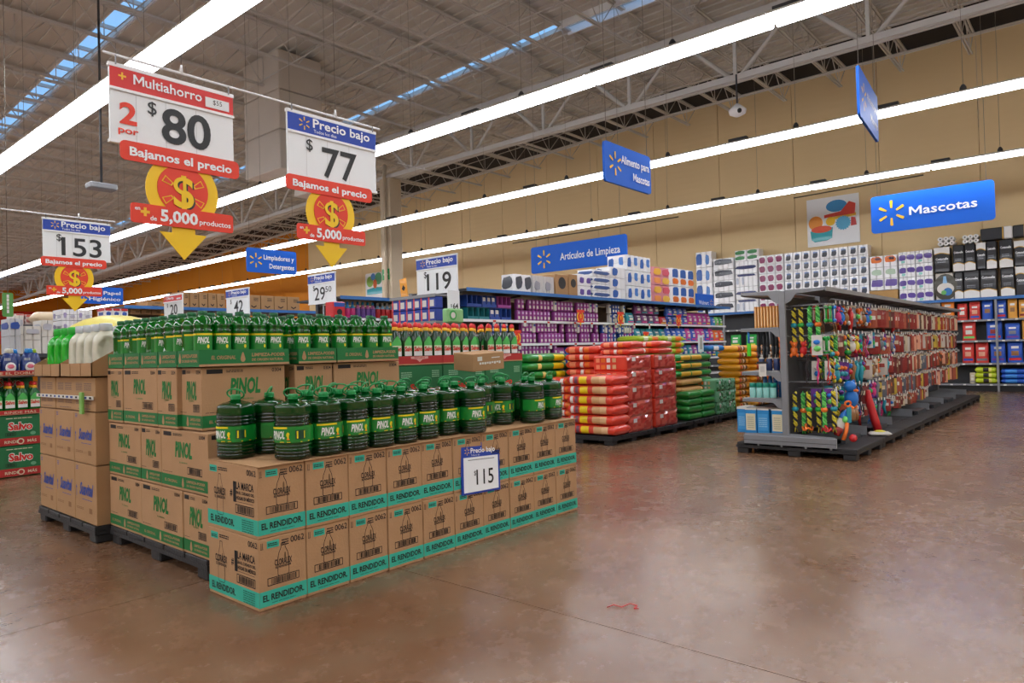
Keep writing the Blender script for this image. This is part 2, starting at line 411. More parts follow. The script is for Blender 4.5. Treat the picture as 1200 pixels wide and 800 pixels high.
# ---------------------------------------------------------------- joists
def zj(Y): return zr(Y)-.05
def joist(Y, x0, x1, h, label, group):
    z1 = zj(Y)-.02; z0 = z1-h
    e = ob('roof_joist', None, None, (x0, Y, z1)); tag(e, label, 'roof joist', group)
    L = x1-x0
    c = MB()
    for dy in (-.035, .035): c.box(0, L, dy-.022, dy+.022, -.05, 0, roofsteel)
    ob('top_chord', c, e)
    c = MB()
    for dy in (-.03, .03): c.box(.5, L-.5, dy-.018, dy+.018, -h, -h+.045, roofsteel)
    ob('bottom_chord', c, e)
    c = MB(); n = max(2, round(L/.62/2)*2); s = L/n
    for i in range(n):
        a, b = (0, -h+.02) if i % 2 else (-h+.02, 0)
        if i % 2 == 0: a, b = -.02, -h+.02
        else: a, b = -h+.02, -.02
        c.tube([(i*s, 0, a), ((i+1)*s, 0, b)], .013, roofsteel, 4)
        if i % 2 == 0: c.tube([((i+1)*s, 0, -h+.02), ((i+1)*s, 0, -.02)], .010, roofsteel, 4)
    o = ob('web', c, e)
GX = 15.0
y = 2.2; k = 0
while y < 64:
    joist(y, -6.0, GX-.1, .78, 'long open-web roof joist left of the girder, %s from the viewer' % ORD[k], 'long roof joists')
    joist(y+.3, GX+.1, WX-.02, .70, 'short open-web roof joist from the girder to the side wall, %s from the viewer' % ORD[k], 'short roof joists')
    y += 1.55; k += 1
br = MB()                                     # bridging rods between joists
for x in (-3.0, .5, 3.6, 9.2, 11.6, 17.6, 19.6):
    for a, b_ in ((-1, 10), (10, 64)):
        br.tube([(x, a, zr(a)-.84), (x, b_, zr(b_)-.84)], .018, roofsteel, 4); br.tube([(x+.5, a, zr(a)-.1), (x+.5, b_, zr(b_)-.1)], .016, roofsteel, 4)
o = tag(ob('bridging_rods', br), 'thin bridging rods tying the roof joists together', 'rods')
pipe = mat('sprinkler_pipe', (190,184,176), .5)
for n, (x, lab) in enumerate(((2.4, 'sprinkler main pipe above the left light row'), (10.4, 'sprinkler main pipe left of the right skylight'), (18.8, 'sprinkler pipe between the girder and side wall'))):
    tag(ob('sprinkler_pipe', MB().tube([(x, -4, 8.2), (x, 10, 8.2), (x, 62, 8.2-.036*52)], .032, pipe, 7)), lab, 'pipe')
# ---------------------------------------------------------------- girder
def zg(Y): return 7.15 if Y < 18 else 7.15-.028*(Y-18)
g = ob('main_girder', None, None, (GX, 0, 0)); tag(g, 'deep pale steel truss girder running along the store under the roof', 'girder')
def chord(z_off, w, h, name):
    c = MB()
    for sx in (-1, 1):
        for a, b_ in ((-10, 18), (18, 64)):
            vs = [(x, yy, z_off(yy)+dz) for x in (sx*.02, sx*(w/2)) for yy in (a, b_) for dz in (0, h)]
            c.add(vs, [(0,1,3,2), (4,6,7,5), (0,4,5,1), (2,3,7,6), (0,2,6,4), (1,5,7,3)], roofsteel)
    ob(name, c, g)
chord(lambda Y: zg(Y), .24, .13, 'bottom_chord'); chord(lambda Y: zg(Y)+1.27, .26, .14, 'top_chord')
y = -1.95; 
while y < 60:
    z0, z1 = zg(y)+.06, zg(y)+1.34
    ob('girder_post', MB().box(-.035, .035, y-.035, y+.035, z0, z1, roofsteel), g)
    for s in (-1, 1): ob('girder_diagonal', MB().tube([(0, y+s*.06, z0), (0, y+s*1.35, zg(y+s*1.35)+1.3)], .055, roofsteel, 4), g)
    y += 2.7
# ---------------------------------------------------------------- column and duct
cm = mat('column_paint', (200,184,158), .6, var=.04)
c0 = atx(448, 300, GX); c1 = atx(471, 300, GX); yc = (c0.y+c1.y)/2
t = ob('steel_column', None, None, (GX, yc, 0)); tag(t, 'square beige steel column carrying the main girder', 'column')
hw = .26
ob('shaft', MB().cbox(-hw, hw, -hw, hw, .012, zg(yc)-.005, cm, .03), t)
ob('drain_pipe', MB().tube([(-hw-.09, hw-.35, .02), (-hw-.09, hw-.35, 6.9), (-hw+.1, hw-.2, 7.6)], .06, cm, 8), t)
ob('base_plate', MB().box(-.38, .38, -.38, .38, 0, .012, cm), t)
es = ob('exit_sign', None, None, (GX-hw-.01, yc-.12, atx(456, 321, GX-hw).z)); tag(es, 'small green exit arrow sign on the beige column', 'sign')
es.location.y = yc+.02; fr = Fr((0, .16, -.18), (0,-1,0), Z_); gs = mat('exit_green', (20,140,70), .4)
mb = MB().slab(fr, [(0,0),(.36,0),(.36,.36),(0,.36)], gs, 0, .008); ob('board', mb, es)
mb = MB().poly(fr, [(.06,.18),(.15,.27),(.15,.21),(.30,.21),(.30,.15),(.15,.15),(.15,.09)], white, .010); ob('arrow', mb, es)
d = ob('air_duct', None, None, (10, 16.1, 0)); tag(d, 'square grey air duct dropping from the roof behind the price signs', 'duct')
dm = mat('duct_panel', (214,206,196), .6, var=.08, scale=1.5)
for k in range(3):
    z0 = 6.0+k*1.0; ob('duct_section', MB().cbox(-.62, .62, -.65, 1.05, z0+.01, z0+.99, dm, .02), d)
ob('outlet_box', MB().cbox(-.1, 1.1, -1.3, -.4, 5.4, 6.1, dm, .02).box(.1, .9, -1.305, -1.3, 5.5, 6.0, dark), d)
# ---------------------------------------------------------------- light rows
lens = mat('lit_tube_lens', (246,249,255), .4, emit=LIGHT)
hous = mat('light_housing', (225,225,220), .4)
def fixture(L, nseg=1):
    b = MB(); l = MB(); r = MB(); h = MB()
    b.box(-.16, .16, 0, L, .036, .06, hous).box(-.03, .03, .02, L-.02, .07, .10, hous)
    for c_, k_ in ((-.056, .092), (.106, .044)):
        pts = [(-k_, .034), (-k_*.9, .004), (-k_*.6, -.022), (k_*.6, -.022), (k_*.9, .004), (k_, .034)]
        vs = [(c_+a, yy, z) for yy in (.015, L-.015) for a, z in pts]
        n = 6; fs = [(i, i+1, n+i+1, n+i) for i in range(n-1)] + [tuple(range(n)), tuple(n+i for i in range(n-1, -1, -1))]
        l.add(vs, fs, lens)
    r.box(-.055, .055, L-.36, L-.02, .10, .15, steel_d)                      # driver box at the joint
    h.lathe([(.05, 0), (.045, .05), (.02, .09)], 8, steel_d, (0, L*.5, .10))
    if L > 5: h.tube([(0, L*.5, .18), (0, L*.5, 4.2)], .004, cable, 4)
    return b, l, r, h
b, l, r, h = fixture(2.47)
fk = Kit('light_fixture', [('housing', b), ('lens', l), ('driver_box', r), ('hanger', h)])
HM = {}
names = {3.65: 'nearest', 8.03: 'second', 12.57: 'third', 17.22: 'farthest'}
for X in (3.65, 8.03, 12.57, 17.22):
    y = .37-2.49*2; n = 0
    while y < 58:
        lf = fk.put((X, y, 5.0), 0, 'white linear light fixture in the %s hanging row, %s along from the viewer' % (names[X], ORD[n]), 'light fixture', 'light fixtures in the %s row' % names[X])
        if n not in HM: HM[n] = MB().tube([(0, 1.235, .18), (0, 1.235, zr(y+1.235)-5.0)], .0035, cable, 4).mesh('suspension_cable')
        ob('suspension_cable', HM[n], lf)
        y += 2.49; n += 1
b, l, r, h = fixture(12.0)
fk2 = Kit('light_fixture', [('housing', b), ('lens', l), ('hanger', h)])
for X in (-.9, -5.5, -10, -15):
    y = -12
    while y < 44: fk2.put((X, y, 5.0), 0, 'long light fixture row behind and left of the viewer', 'light fixture', 'light rows out of view'); y += 12.05
for X in (3.65, 8.03, 12.57, 17.22): fk2.put((X, -13.2+.0, 5.0), 0, 'long light fixture row behind and left of the viewer', 'light fixture', 'light rows out of view', scale=(1,.68,1))
# camera dome under the roof, high-bay lamp
cp = aty(864, 132, 5.6) if False else atx(864, 128, 14.6)
t = ob('ceiling_camera', None, None, cp); tag(t, 'white twin-lens ceiling camera hanging below the girder', 'camera')
ob('body', MB().lathe([(.05, -.16), (.17, -.10), (.19, -.02), (.08, .08), (.03, .12)], 12, white), t)
for s in (-1, 1):
    ob('lens', MB().ball((s*.07-.06, -.10, -.08), .05, black, 8, 6), t)
ob('mount', MB().tube([(0,0,.1), (0,0,zg(5)-cp.z)], .02, steel_d, 6), t)
cp = aty(119, 219, 12.0); t = ob('pendant_sensor', None, None, cp); tag(t, 'small grey box pendant hanging left above the price signs', 'pendant')
ob('box', MB().cbox(-.2, .2, -.12, .12, -.05, .05, steel, .02), t); ob('rod', MB().tube([(0,0,.05), (0,0,zr(12)-cp.z-.1)], .018, steel_d, 6), t)
# ================================================================== SIGNS
def price_sign(o, u, W, H, title, digits, sub=None, cents=None, left=None, sticker=None, banner=True, S=1.0, label='', rods=True, hang=0, head=None):
    """hanging or standing price sign; o = lower left corner of the board"""
    e = ob('price_sign', None, None, o); tag(e, label, 'price sign')
    fr = Fr((0,0,0), u, Z_)
    hm = head or (priceblue if title.startswith('Precio') else red)
    hb = H*.70
    ob('board', MB().slab(fr, [(0,0),(W,0),(W,H),(0,H)], whitepaper, -.02, 0).slab(fr, [(-.006,-.006),(W+.006,-.006),(W+.006,.012),(-.006,.012)], white, -.022, .006).slab(fr, [(-.006,H-.012),(W+.006,H-.012),(W+.006,H+.01),(-.006,H+.01)], white, -.022, .006), e)
    hd = MB().slab(fr, [(0,hb),(W,hb),(W,H-.014),(0,H-.014)], hm, .001, .006)
    hd.slab(fr, [(-.004,hb-.012),(W+.004,hb-.012),(W+.004,hb+.004),(-.004,hb+.004)], white, .002, .010)
    ho = ob('header', hd, e)
    t = MB()
    if title.startswith('Precio'):
        spark(t, fr, W*.17, hb+(H-hb)*.50, H*.10, sunyellow, .008)
        t.text(title, fr, W*.26, hb+(H-hb)*.40, H*.135, white, w=W*.66, d=.010, bold=.02)
        t.text('Todos los días', fr, W*.27, hb+(H-hb)*.14, H*.05, white, d=.008)
    else:
        t.text('+', fr, W*.06, hb+(H-hb)*.34, H*.13, sunyellow, d=.008, bold=.02)
        t.text(title, fr, W*.17, hb+(H-hb)*.32, H*.13, white, w=W*.55, d=.010, bold=.015)
        t.slab(fr, [(W*.75,hb+.02),(W*.96,hb+.02),(W*.96,H-.05),(W*.75,H-.05)], whitepaper, .007, .010)
        if sticker: t.text(sticker, fr, W*.855, hb+(H-hb)*.32, H*.065, darkgray, al='c', d=.012)
    ob('header_lettering', t, ho)
    t = MB(); x0 = W*.19
    if left:
        t.text(left[0], fr, W*.13, H*.26, H*.27, orangered, al='c', d=.004, bold=.03, w=W*.13); t.text(left[1], fr, W*.13, H*.13, H*.085, orangered, al='c', d=.004, bold=.02, w=W*.15)
        x0 = W*.28
    t.text('$', fr, x0, H*.46, H*.17, darkgray, d=.004, bold=.005)
    if cents: t.text(digits, fr, W*.24, H*.12, H*.44, darkgray, w=W*.40, d=.004, bold=.004); t.text(cents, fr, W*.66, H*.36, H*.20, darkgray, w=W*.22, d=.004)
    elif left: t.text(digits, fr, W*.59, H*.13, H*.46, darkgray, al='c', w=W*.41, d=.004, bold=.022)
    else: t.text(digits, fr, W*.56, H*.10, H*.46, darkgray, al='c', w=W*(.20*len(digits)), d=.004, bold=.012)
    for x in (.19, .42, .67): t.rect(fr, W*x*1.0, W*x+.002, .02, hb-.02, mat('card_edge', (190,192,190), .6), .002)
    ob('price_digits', t, e)
    if banner:
        y1 = -.005; y0 = -.115*S*.95; a0, a1 = -.015*S+ (W-.82*S)/2+.03*S, 0
        a0 = W*.06 if left else -.03; a1 = a0+.80*S
        if not left: a1 = a0+W*.97
        bt = MB().slab(fr, rrect(a0, a1, y0, y1+.02, .03), orangered, .008, .014)
        bt.text('Bajamos el precio', fr, (a0+a1)/2, y0+.035*S, .055*S, white, al='c', w=(a1-a0)*.86, d=.017, bold=.03)
        ob('upper_banner', bt, e)
        cx = (a0+a1)/2; R = .245*S; cy = y0-R*.62
        m = MB().slab(fr, circ(cx, cy, R, 36), yellow, -.002, .004)
        aw = R*.42; yb = cy-R*1.03
        m.slab(fr, [(cx-aw*.75, yb+R*.4), (cx-aw*.75, yb-.03*S), (cx-aw*1.55, yb-.03*S), (cx, yb-R*.86), (cx+aw*1.55, yb-.03*S), (cx+aw*.75, yb-.03*S), (cx+aw*.75, yb+R*.4)], yellow, -.0015, .0045)
        ob('arrow_medallion', m, e)
        m = MB().slab(fr, circ(cx, cy+R*.05, R*.70, 32), orangered, .005, .008)
        m.text('$', fr, cx+.012*S, cy-R*.42-.008, R*.86, darkgray, al='c', d=.010, bold=.02, w=R*.56); m.text('$', fr, cx, cy-R*.42, R*.86, yellow, al='c', d=.013, bold=.02, w=R*.56)
        for k in (1, 2, 4, 5):
            a = pi/2+k*pi/3; u_, v_ = (cos(a), sin(a)), (-sin(a), cos(a)); P = [(.34,.05),(.62,.10),(.62,-.10),(.34,-.05)]
            Q = [(.37,.03),(.595,.075),(.595,-.075),(.37,-.03)]
            m.poly(fr, [(cx+R*(p*u_[0]+q*v_[0]), cy+R*(p*u_[1]+q*v_[1])) for p, q in reversed(P)], yellow, .0095)
            m.poly(fr, [(cx+R*(p*u_[0]+q*v_[0]), cy+R*(p*u_[1]+q*v_[1])) for p, q in reversed(Q)], orangered, .0102)
        ob('dollar_disc', m, e)
        b0 = cy-R*1.0; b1 = b0+.135*S*.95; c0 = cx-.345*S; c1 = cx+.345*S
        m = MB().slab(fr, rrect(c0, c1, b0, b1, .018), orangered, .011, .018)
        m.text('en', fr, c0+.025*S, b1-.045*S, .025*S, white, d=.020, bold=.02); m.text('+', fr, c0+.06*S, b0+.04*S, .07*S, sunyellow, d=.020, bold=.05)
        m.text('de', fr, c0+.12*S, b0+.025*S, .030*S, white, d=.020, bold=.02); m.text('5,000', fr, c0+.185*S, b0+.03*S, .075*S, white, w=.25*S, d=.020, bold=.035)
        m.text('productos', fr, c0+.445*S, b0+.035*S, .035*S, white, w=.225*S, d=.020, bold=.02)
        ob('lower_banner', m, e)
    if hang:
        h = MB()
        for a in (.03, W-.03): h.box(a-.003, a+.003, -.012, -.006, H, H+hang, steel) if abs(fr.u.x) > .5 else h.box(.006, .012, -a-.003, -a+.003, H, H+hang, steel)
        ob('clips', h, e)
    return e
def frame_at(f, pl, p00, p11):                 # board corners from two photograph points on a true plane
    a = f(p00[0], p00[1], pl); b = f(p11[0], p11[1], pl); return a, b
YSN = 4.2
price_sign((1.50, YSN, 2.54), X_, .72, .435, 'Multiahorro', '80', left=('2', 'por'), sticker='$55', S=.88, hang=.05, label='large red headed hanging price sign reading 2 por $80')
price_sign((2.61, YSN, 2.535), X_, .745, .455, 'Precio bajo', '77', S=.83, hang=.045, label='large blue headed hanging price sign reading $77')
Y3 = 9.0
price_sign((2.50, Y3, 2.495), X_, .69, .445, 'Precio bajo', '153', S=.82, hang=.04, label='blue headed hanging price sign reading $153 on the left')
price_sign((1.26, Y3, 2.495), X_, .73, .44, 'Multiahorro', '75', left=('2', 'por'), S=.82, hang=.04, label='red headed hanging price sign cut off by the left photo edge')
def rod(x0, x1, y, z, lab, drops):
    e = ob('hanging_rod', None, None, (x0, y, z)); tag(e, lab, 'rod')
    ob('rod', MB().tube([(0,0,0), (x1-x0,0,0)], .008, white, 8), e)
    for d in drops: ob('wire', MB().tube([(d-x0, 0, .03), (d-x0, 0, zr(y)-z-.1)], .0025, cable, 4).lathe([(.012,0),(.006,.05)], 6, white, (d-x0,0,0)), e)
rod(1.47, 3.40, YSN, 3.03, 'white rod carrying the $80 and $77 price signs', (1.90, 3.0))
rod(.6, 3.25, Y3, 2.985, 'white rod carrying the $153 price sign', (1.5, 2.86))
rod(10.2, 11.2, 12.0, 5.6, 'thin white rod high up between joists', (10.4, 11.0))
# standing price signs over the aisle ends (face the left, -X)
def psx(X, p_tl, p_tr, p_bl, **k):
    a = atx(*p_tl, X); b = atx(*p_tr, X); c = atx(*p_bl, X)
    e = price_sign((X, a.y, c.z), (0,-1,0), a.y-b.y, (a.z+b.z)/2-c.z, banner=False, **k)
    if X < 6.9: ob('pole', MB().tube([(.03, -(a.y-b.y)/2, -c.z+.005), (.03, -(a.y-b.y)/2, .1)], .012, steel, 6).lathe([(.12,0),(.12,.015),(.02,.02)], 12, steel_d, (.03, -(a.y-b.y)/2, -c.z)), e)
    return e
psx(6.95, (488,304), (535,298), (489,346), title='Precio bajo', digits='119', label='blue headed price sign reading $119 above the aisle end')
psx(6.15, (361,323), (392,319), (362,357), title='Precio bajo', digits='29', cents='50', label='blue headed price sign reading $29.50 behind the green bottles')
psx(5.6, (265,341), (291,337), (266,370), title='Precio bajo', digits='42', label='small blue headed price sign reading $42 before the brown cartons')
psx(4.2, (192,347), (213,344), (193,372), title='Oferta', digits='20', label='small red headed price sign left of the stacked brown cartons')
# department signs
def dept(f, pl, u, tl, tr, bl, lines_, label, th=.03, hang=None, txt=.22, mark=.18, name='department_sign', wire=2.0):
    a = f(*tl, pl); b = f(*tr, pl); c = f(*bl, pl)
    W = (b-a).length; H = ((a.z+b.z)/2-c.z)
    e = ob(name, None, None, (a.x, a.y, c.z)); tag(e, label, 'sign')
    fr = Fr((0,0,0), u, Z_)
    ob('board', MB().slab(fr, rrect(0, W, 0, H, .09*H, 5), signblue, -th, 0), e)
    m = MB(); spark(m, fr, W*mark, H*.5, H*(.34 if W/H > 2.4 else .30), sunyellow, .010); ob('spark_mark', m, e)
    m = MB()
    if len(lines_) == 1: m.text(lines_[0], fr, W*.33, H*.38, H*txt, white, w=W*(.61 if len(lines_[0]) > 9 else .54), d=.013, bold=.015)
    else:
        m.text(lines_[0], fr, W*.94, H*.56, H*.20, white, w=W*.62, al='r', d=.013, bold=.02); m.text(lines_[1], fr, W*.94, H*.20, H*.20, white, w=W*(.60*len(lines_[1])/len(lines_[0])), al='r', d=.013, bold=.02)
    ob('lettering', m, e)
    m = MB()
    for s in (.06, .94):
        p = fr(W*s, H, -th/2); m.tube([p, p+Vector((0,0,zr(a.y+p.y)-c.z-H-.005))], .004, cable, 4)
    ob('wires', m, e)
dept(atx, 17.5, (0,-1,0), (1020,232), (1165,209), (1023,274), ['Mascotas'], 'blue hanging department sign reading Mascotas', wire=3.4)
dept(atx, 12.0, (0,-1,0), (622,290), (734,274), (623,321), ['Artículos de Limpieza'], 'blue hanging department sign reading Artículos de Limpieza', mark=.15, wire=3.9, txt=.26)
dept(aty, 4.25, X_, (708,165), (762,183), (708,211), ['Alimento para', 'Mascotas'], 'blue two-line sign reading Alimento para Mascotas', mark=.20, wire=4.8)
dept(aty, 12.3, X_, (289,291), (347,294), (289,318), ['Limpiadores y', 'Detergentes'], 'blue two-line sign reading Limpiadores y Detergentes', mark=.17, wire=4.8)
dept(aty, 18.0, X_, (88,336), (144,336), (88,355), ['Papel', 'Higiénico'], 'blue sign reading Papel Higiénico behind the $153 arrow', mark=.17, wire=4.8)
# the sign seen almost edge-on, top right
a = aty(1007, 77, 2.6); b = aty(1030, 110, 2.6)
a = atz(1008, 135, 3.95); b = atz(1030, 167, 3.95)
u = (b-a); Wd = u.length; H = .52
e = ob('department_sign', None, None, a); tag(e, 'blue hanging sign seen almost edge-on near the top right', 'sign'); fr = Fr((0,0,0), u, Z_)
zt = .60
ob('board', MB().slab(fr, rrect(0, Wd, 0, zt, .05, 5), signblue, -.03, 0), e)
m = MB(); spark(m, fr, Wd*.22, zt*.5, zt*.28, sunyellow, .002); ob('spark_mark', m, e)
m = MB(); m.text('Alimento para', fr, Wd*.94, zt*.56, zt*.16, white, al='r', w=Wd*.55); m.text('Mascotas', fr, Wd*.94, zt*.22, zt*.16, white, al='r', w=Wd*.38); ob('lettering', m, e)
m = MB()
for s in (.06, .94): p = fr(Wd*s, zt, -.015); m.tube([p, p+Vector((0,0,zr(0)-a.z-zt-.005))], .004, cable, 4)
ob('wires', m, e)
# poster of pet bowls and toys on the wall
X = WX-.04
a = atx(945, 235, X); b = atx(1006, 226, X); c = atx(947, 290, X); W = a.y-b.y; H = a.z-c.z
e = ob('wall_poster', None, None, (X, a.y, c.z)); tag(e, 'white wall poster of coloured pet bowls and toys', 'poster'); fr = Fr((0,0,0), (0,-1,0), Z_)
ob('board', MB().slab(fr, [(0,0),(W,0),(W,H),(0,H)], white, -.03, 0), e)
p = MB(); s = W
p.poly(fr, circ(s*.17, s*.48, s*.14), C((250,160,60)), .002)
p.poly(fr, [(s*.06,s*.32),(s*.50,s*.36),(s*.48,s*.14),(s*.38,s*.10),(s*.14,s*.09),(s*.08,s*.14)], C((30,170,180)), .004); p.poly(fr, circ(s*.28, s*.34, s*.20, 24, ry=s*.07), C((236,84,40)), .005)
p.poly(fr, circ(s*.46, s*.48, s*.09), C((252,200,20)), .006)
p.poly(fr, [(s*.34,s*.56),(s*.92,s*.58),(s*.94,s*.78),(s*.82,s*.84),(s*.66,s*.66),(s*.34,s*.62)], C((230,70,50)), .004)
p.poly(fr, circ(s*.58, s*.78, s*.20, 24, ry=s*.12), C((60,150,210)), .003); p.poly(fr, [(s*.5,s*.50),(s*.94,s*.54),(s*.94,s*.60),(s*.5,s*.56)], C((250,200,60)), .003)
st = []
for i in range(36): r_ = s*.15*(1 if i % 2 else .84); st.append((s*.70+r_*cos(i*pi/18), s*.42+r_*sin(i*pi/18)))
p.poly(fr, st, C((90,180,220)), .007); p.poly(fr, [(s*.84,s*.34),(s*.95,s*.35),(s*.93,s*.50),(s*.85,s*.52)], C((200,60,60)), .006)
ob('picture', p, e)
# second poster far down the wall
a = atx(428, 321, X); b = atx(450, 318, X); c = atx(429, 347, X); W = a.y-b.y; H = a.z-c.z
e = ob('wall_poster', None, None, (X, a.y, c.z)); tag(e, 'far wall poster of blue green and orange shapes beside the column', 'poster'); fr = Fr((0,0,0), (0,-1,0), Z_)
ob('board', MB().slab(fr, rrect(0, W, -.2, H, .1), white, -.03, 0), e)
p = MB(); p.poly(fr, [(W*.08,H*.05),(W*.92,H*.05),(W*.92,H*.32),(W*.5,H*.36),(W*.08,H*.28)], C((40,180,200)), .003)
p.poly(fr, circ(W*.25,H*.62,W*.18), C((150,205,90)), .003); p.poly(fr, circ(W*.70,H*.72,W*.2), C((90,180,130)), .004); p.poly(fr, circ(W*.52,H*.50,W*.10, ry=H*.2), C((235,110,40)), .006); p.poly(fr, circ(W*.42,H*.82,W*.12), C((90,150,220)), .005)
ob('picture', p, e)
# green hanging aisle strip and orange panel at far left
a = aty(9, 343, 10.0); e = ob('hanging_strip', None, None, (a.x, 10.0, aty(9,371,10).z)); tag(e, 'narrow green vertical hanging strip at the far left', 'sign')
fr = Fr((0,0,0), X_, Z_); hh = a.z-aty(9,371,10).z; ww = .11
ob('strip', MB().slab(fr, rrect(-ww/2, ww/2, 0, hh, .02), C((96,170,90)), -.01, 0), e)
m = MB()
for k in range(5): m.rect(fr, -.012, .012, hh*(.15+.16*k), hh*(.15+.16*k)+.04, white, .002)
ob('lettering', m, e); ob('wire', MB().tube([(0,-.005,hh), (0,-.005,zr(10)-e.location.z-.1)], .005, cable, 4), e)
a = aty(3, 370, 64); e = ob('wall_banner', MB().box(0, 5.0, 0, .1, 0, 2.6, orangered), loc=(a.x, 65.88, 3.0)); tag(e, 'wide orange red banner on the far wall at left edge', 'banner')
# tag with black diamond
a = atx(473, 345, 6.6); e = ob('shelf_flag', MB().slab(Fr((0,0,0), (0,-1,.12), (0,.12,1)), [(0,0),(.15,0),(.15,.28),(0,.28)], C((240,160,30)), 0, .004).poly(Fr((0,0,0), (0,-1,.12), (0,.12,1)), [(.075,.10),(.115,.14),(.075,.19),(.035,.14)], black, .006), loc=(6.6, a.y+.05, a.z-.06)); tag(e, 'orange flag tag with black diamond left of the $119 sign', 'tag')
# ================================================================== BLEACH CARTONS AND GREEN JUGS
def pallet(name, x0, x1, y0, y1, zt, label, nb=5, along='x', blocks=(3,3)):
    """black plastic pallet: deck boards on blocks; origin at the corner x0,y0 on the floor"""
    e = ob(name, None, None, (x0, y0, 0)); tag(e, label, 'pallet', None)
    W, D = x1-x0, y1-y0
    n = nb
    for i in range(n):
        if along == 'x': a = D*i/n; ob('deck_board', MB().cbox(0, W, a+.004, a+D/n-.012, zt-.035, zt-.002, blackplastic, .004), e)
        else: a = W*i/n; ob('deck_board', MB().cbox(a+.004, a+W/n-.012, 0, D, zt-.035, zt-.002, blackplastic, .004), e)
    rim = MB()
    for q in (0, W-.03): rim.box(q, q+.03, 0, D, zt-.062, zt-.034, blackplastic)
    for q in (0, D-.03): rim.box(.03, W-.03, q, q+.03, zt-.062, zt-.034, blackplastic)
    ob('edge_frame', rim, e)
    bx, by = blocks
    for i in range(bx):
        for j in range(by):
            cx = .07+(W-.14)*i/(bx-1); cy = .08+(D-.16)*j/(by-1)
            ob('block', MB().cbox(cx-.06, cx+.06, cy-.07, cy+.07, 0, zt-.06, blackplastic, .01), e)
    return e
def carton(w, d, h, m, side=None, front=None, back=None, right=None, gap=.002, edge=kraft_dark):
    """printed carton, base centre at origin; side=-X face, front=-Y face"""
    b = MB(); b.cbox(-w/2+gap, w/2-gap, -d/2+gap, d/2-gap, 0, h-.002, m, .004)
    b.box(-w/2+gap+.004, w/2-gap-.004, -.003, .003, h-.002, h-.0012, edge)          # top flap seam
    F = Fr((-w/2, -d/2+gap, 0), X_, Z_); S = Fr((-w/2+gap, d/2, 0), (0,-1,0), Z_); R_ = Fr((w/2-gap, -d/2, 0), Y_, Z_)
    if front: front(b, F, w, h)
    if side: side(b, S, d, h)
    if right: right(b, R_, d, h)
    return b
BW, BD, BH = .281, .545, .37
def clor_front(b, f, w, h):
    b.rect(f, .002, w-.002, .018, h*.265, tealink)
    b.text('EL RENDIDOR.', f, w*.5, h*.125, h*.085, ink, w=w*.86, al='c', bold=.03, d=.002)
    lines(b, f, w*.25, h*.075, w*.5, h*.02, 1, tealdark, .002)
    b.text('0062', f, w*.95, h*.865, h*.085, ink, al='r', w=w*.29, bold=.01)
    b.rect(f, w*.17, w*.42, h*.85, h*.95, tealink); lines(b, f, w*.19, h*.875, w*.2, h*.05, 2, ink, .002)
    lines(b, f, w*.47, h*.84, w*.15, h*.10, 3, ink)
    for k in (0, 1): b.rect(f, w*(.05+.03*k), w*(.06+.03*k), h*.86, h*.94, ink)
    b.rect(f, w*.04, w*.1, h*.85, h*.857, ink)
    bottle_outline(b, f, w*.5, h*.43, w*.115, h*.46)
    b.text('CLORALEX', f, w*.5, h*.585, h*.085, ink, al='c', w=w*.36, bold=.02, d=.0022); b.text('EL RENDIDOR', f, w*.5, h*.545, h*.028, ink, al='c', w=w*.33, bold=.03)
    barcode(b, f, w*.17, h*.325, w*.66, h*.11, ink)
def bottle_outline(b, f, cx, y0, r, H):
    P = [(-r,.04*H),(-r*.75,0),(r*.75,0),(r,.04*H),(r,.5*H),(r*.82,.68*H),(r*.42,.84*H),(r*.36,.88*H),(r*.36,.97*H),(-r*.36,.97*H),(-r*.36,.88*H),(-r*.42,.84*H),(-r*.82,.68*H),(-r,.5*H)]
    t = .0016; n = len(P)
    for i in range(n):
        p = Vector(P[i]); q = Vector(P[(i+1) % n]); d = (q-p).normalized(); o = Vector((-d.y, d.x))*t
        b.poly(f, [(cx+v.x, y0+v.y) for v in (p-o, q-o, q+o, p+o)][::1], ink, .0012)
    b.poly(f, [(cx+r*.35+v[0], y0+.58*H+v[1]) for v in circ(0, 0, r*.16, 10, ry=H*.12)], mat('ink_grey', (120,92,62), .8), .0011)
def clor_side(b, f, w, h):
    b.rect(f, .002, w-.002, .018, h*.265, tealink)
    b.text('EL RENDIDOR.', f, w*.07, h*.10, h*.095, ink, w=w*.48, bold=.03, d=.002)
    lines(b, f, w*.70, h*.05, w*.22, h*.19, 6, tealdark, .002)
    b.text('0062', f, w*.975, h*.87, h*.08, ink, al='r', w=w*.17, bold=.01)
    b.rect(f, w*.06, w*.21, h*.84, h*.94, tealink); lines(b, f, w*.07, h*.86, w*.12, h*.05, 2, ink, .002); lines(b, f, w*.24, h*.87, w*.19, h*.06, 2, ink)
    bottle_outline(b, f, w*.27, h*.22, w*.065, h*.62)
    b.text('CLORALEX', f, w*.27, h*.52, h*.10, ink, al='c', w=w*.24, bold=.02, d=.0022); b.text('EL RENDIDOR', f, w*.27, h*.46, h*.04, ink, al='c', w=w*.22, bold=.02)
    b.text('1', f, w*.54, h*.47, h*.28, ink, w=w*.055, bold=.03); b.text('#', f, w*.475, h*.54, h*.10, ink, w=w*.05, bold=.02)
    b.text('LA MARCA', f, w*.60, h*.65, h*.105, ink, w=w*.33, bold=.02); b.text('EN EL CUIDADO DEL', f, w*.60, h*.58, h*.04, ink, w=w*.34, bold=.03); b.text('HOGAR EN MÉXICO', f, w*.60, h*.50, h*.05, ink, w=w*.34, bold=.03)
    b.rect(f, w*.56, w*.92, h*.465, h*.47, ink)
    barcode(b, f, w*.58, h*.30, w*.35, h*.13, ink)
X0, Y0 = 1.862, 3.35
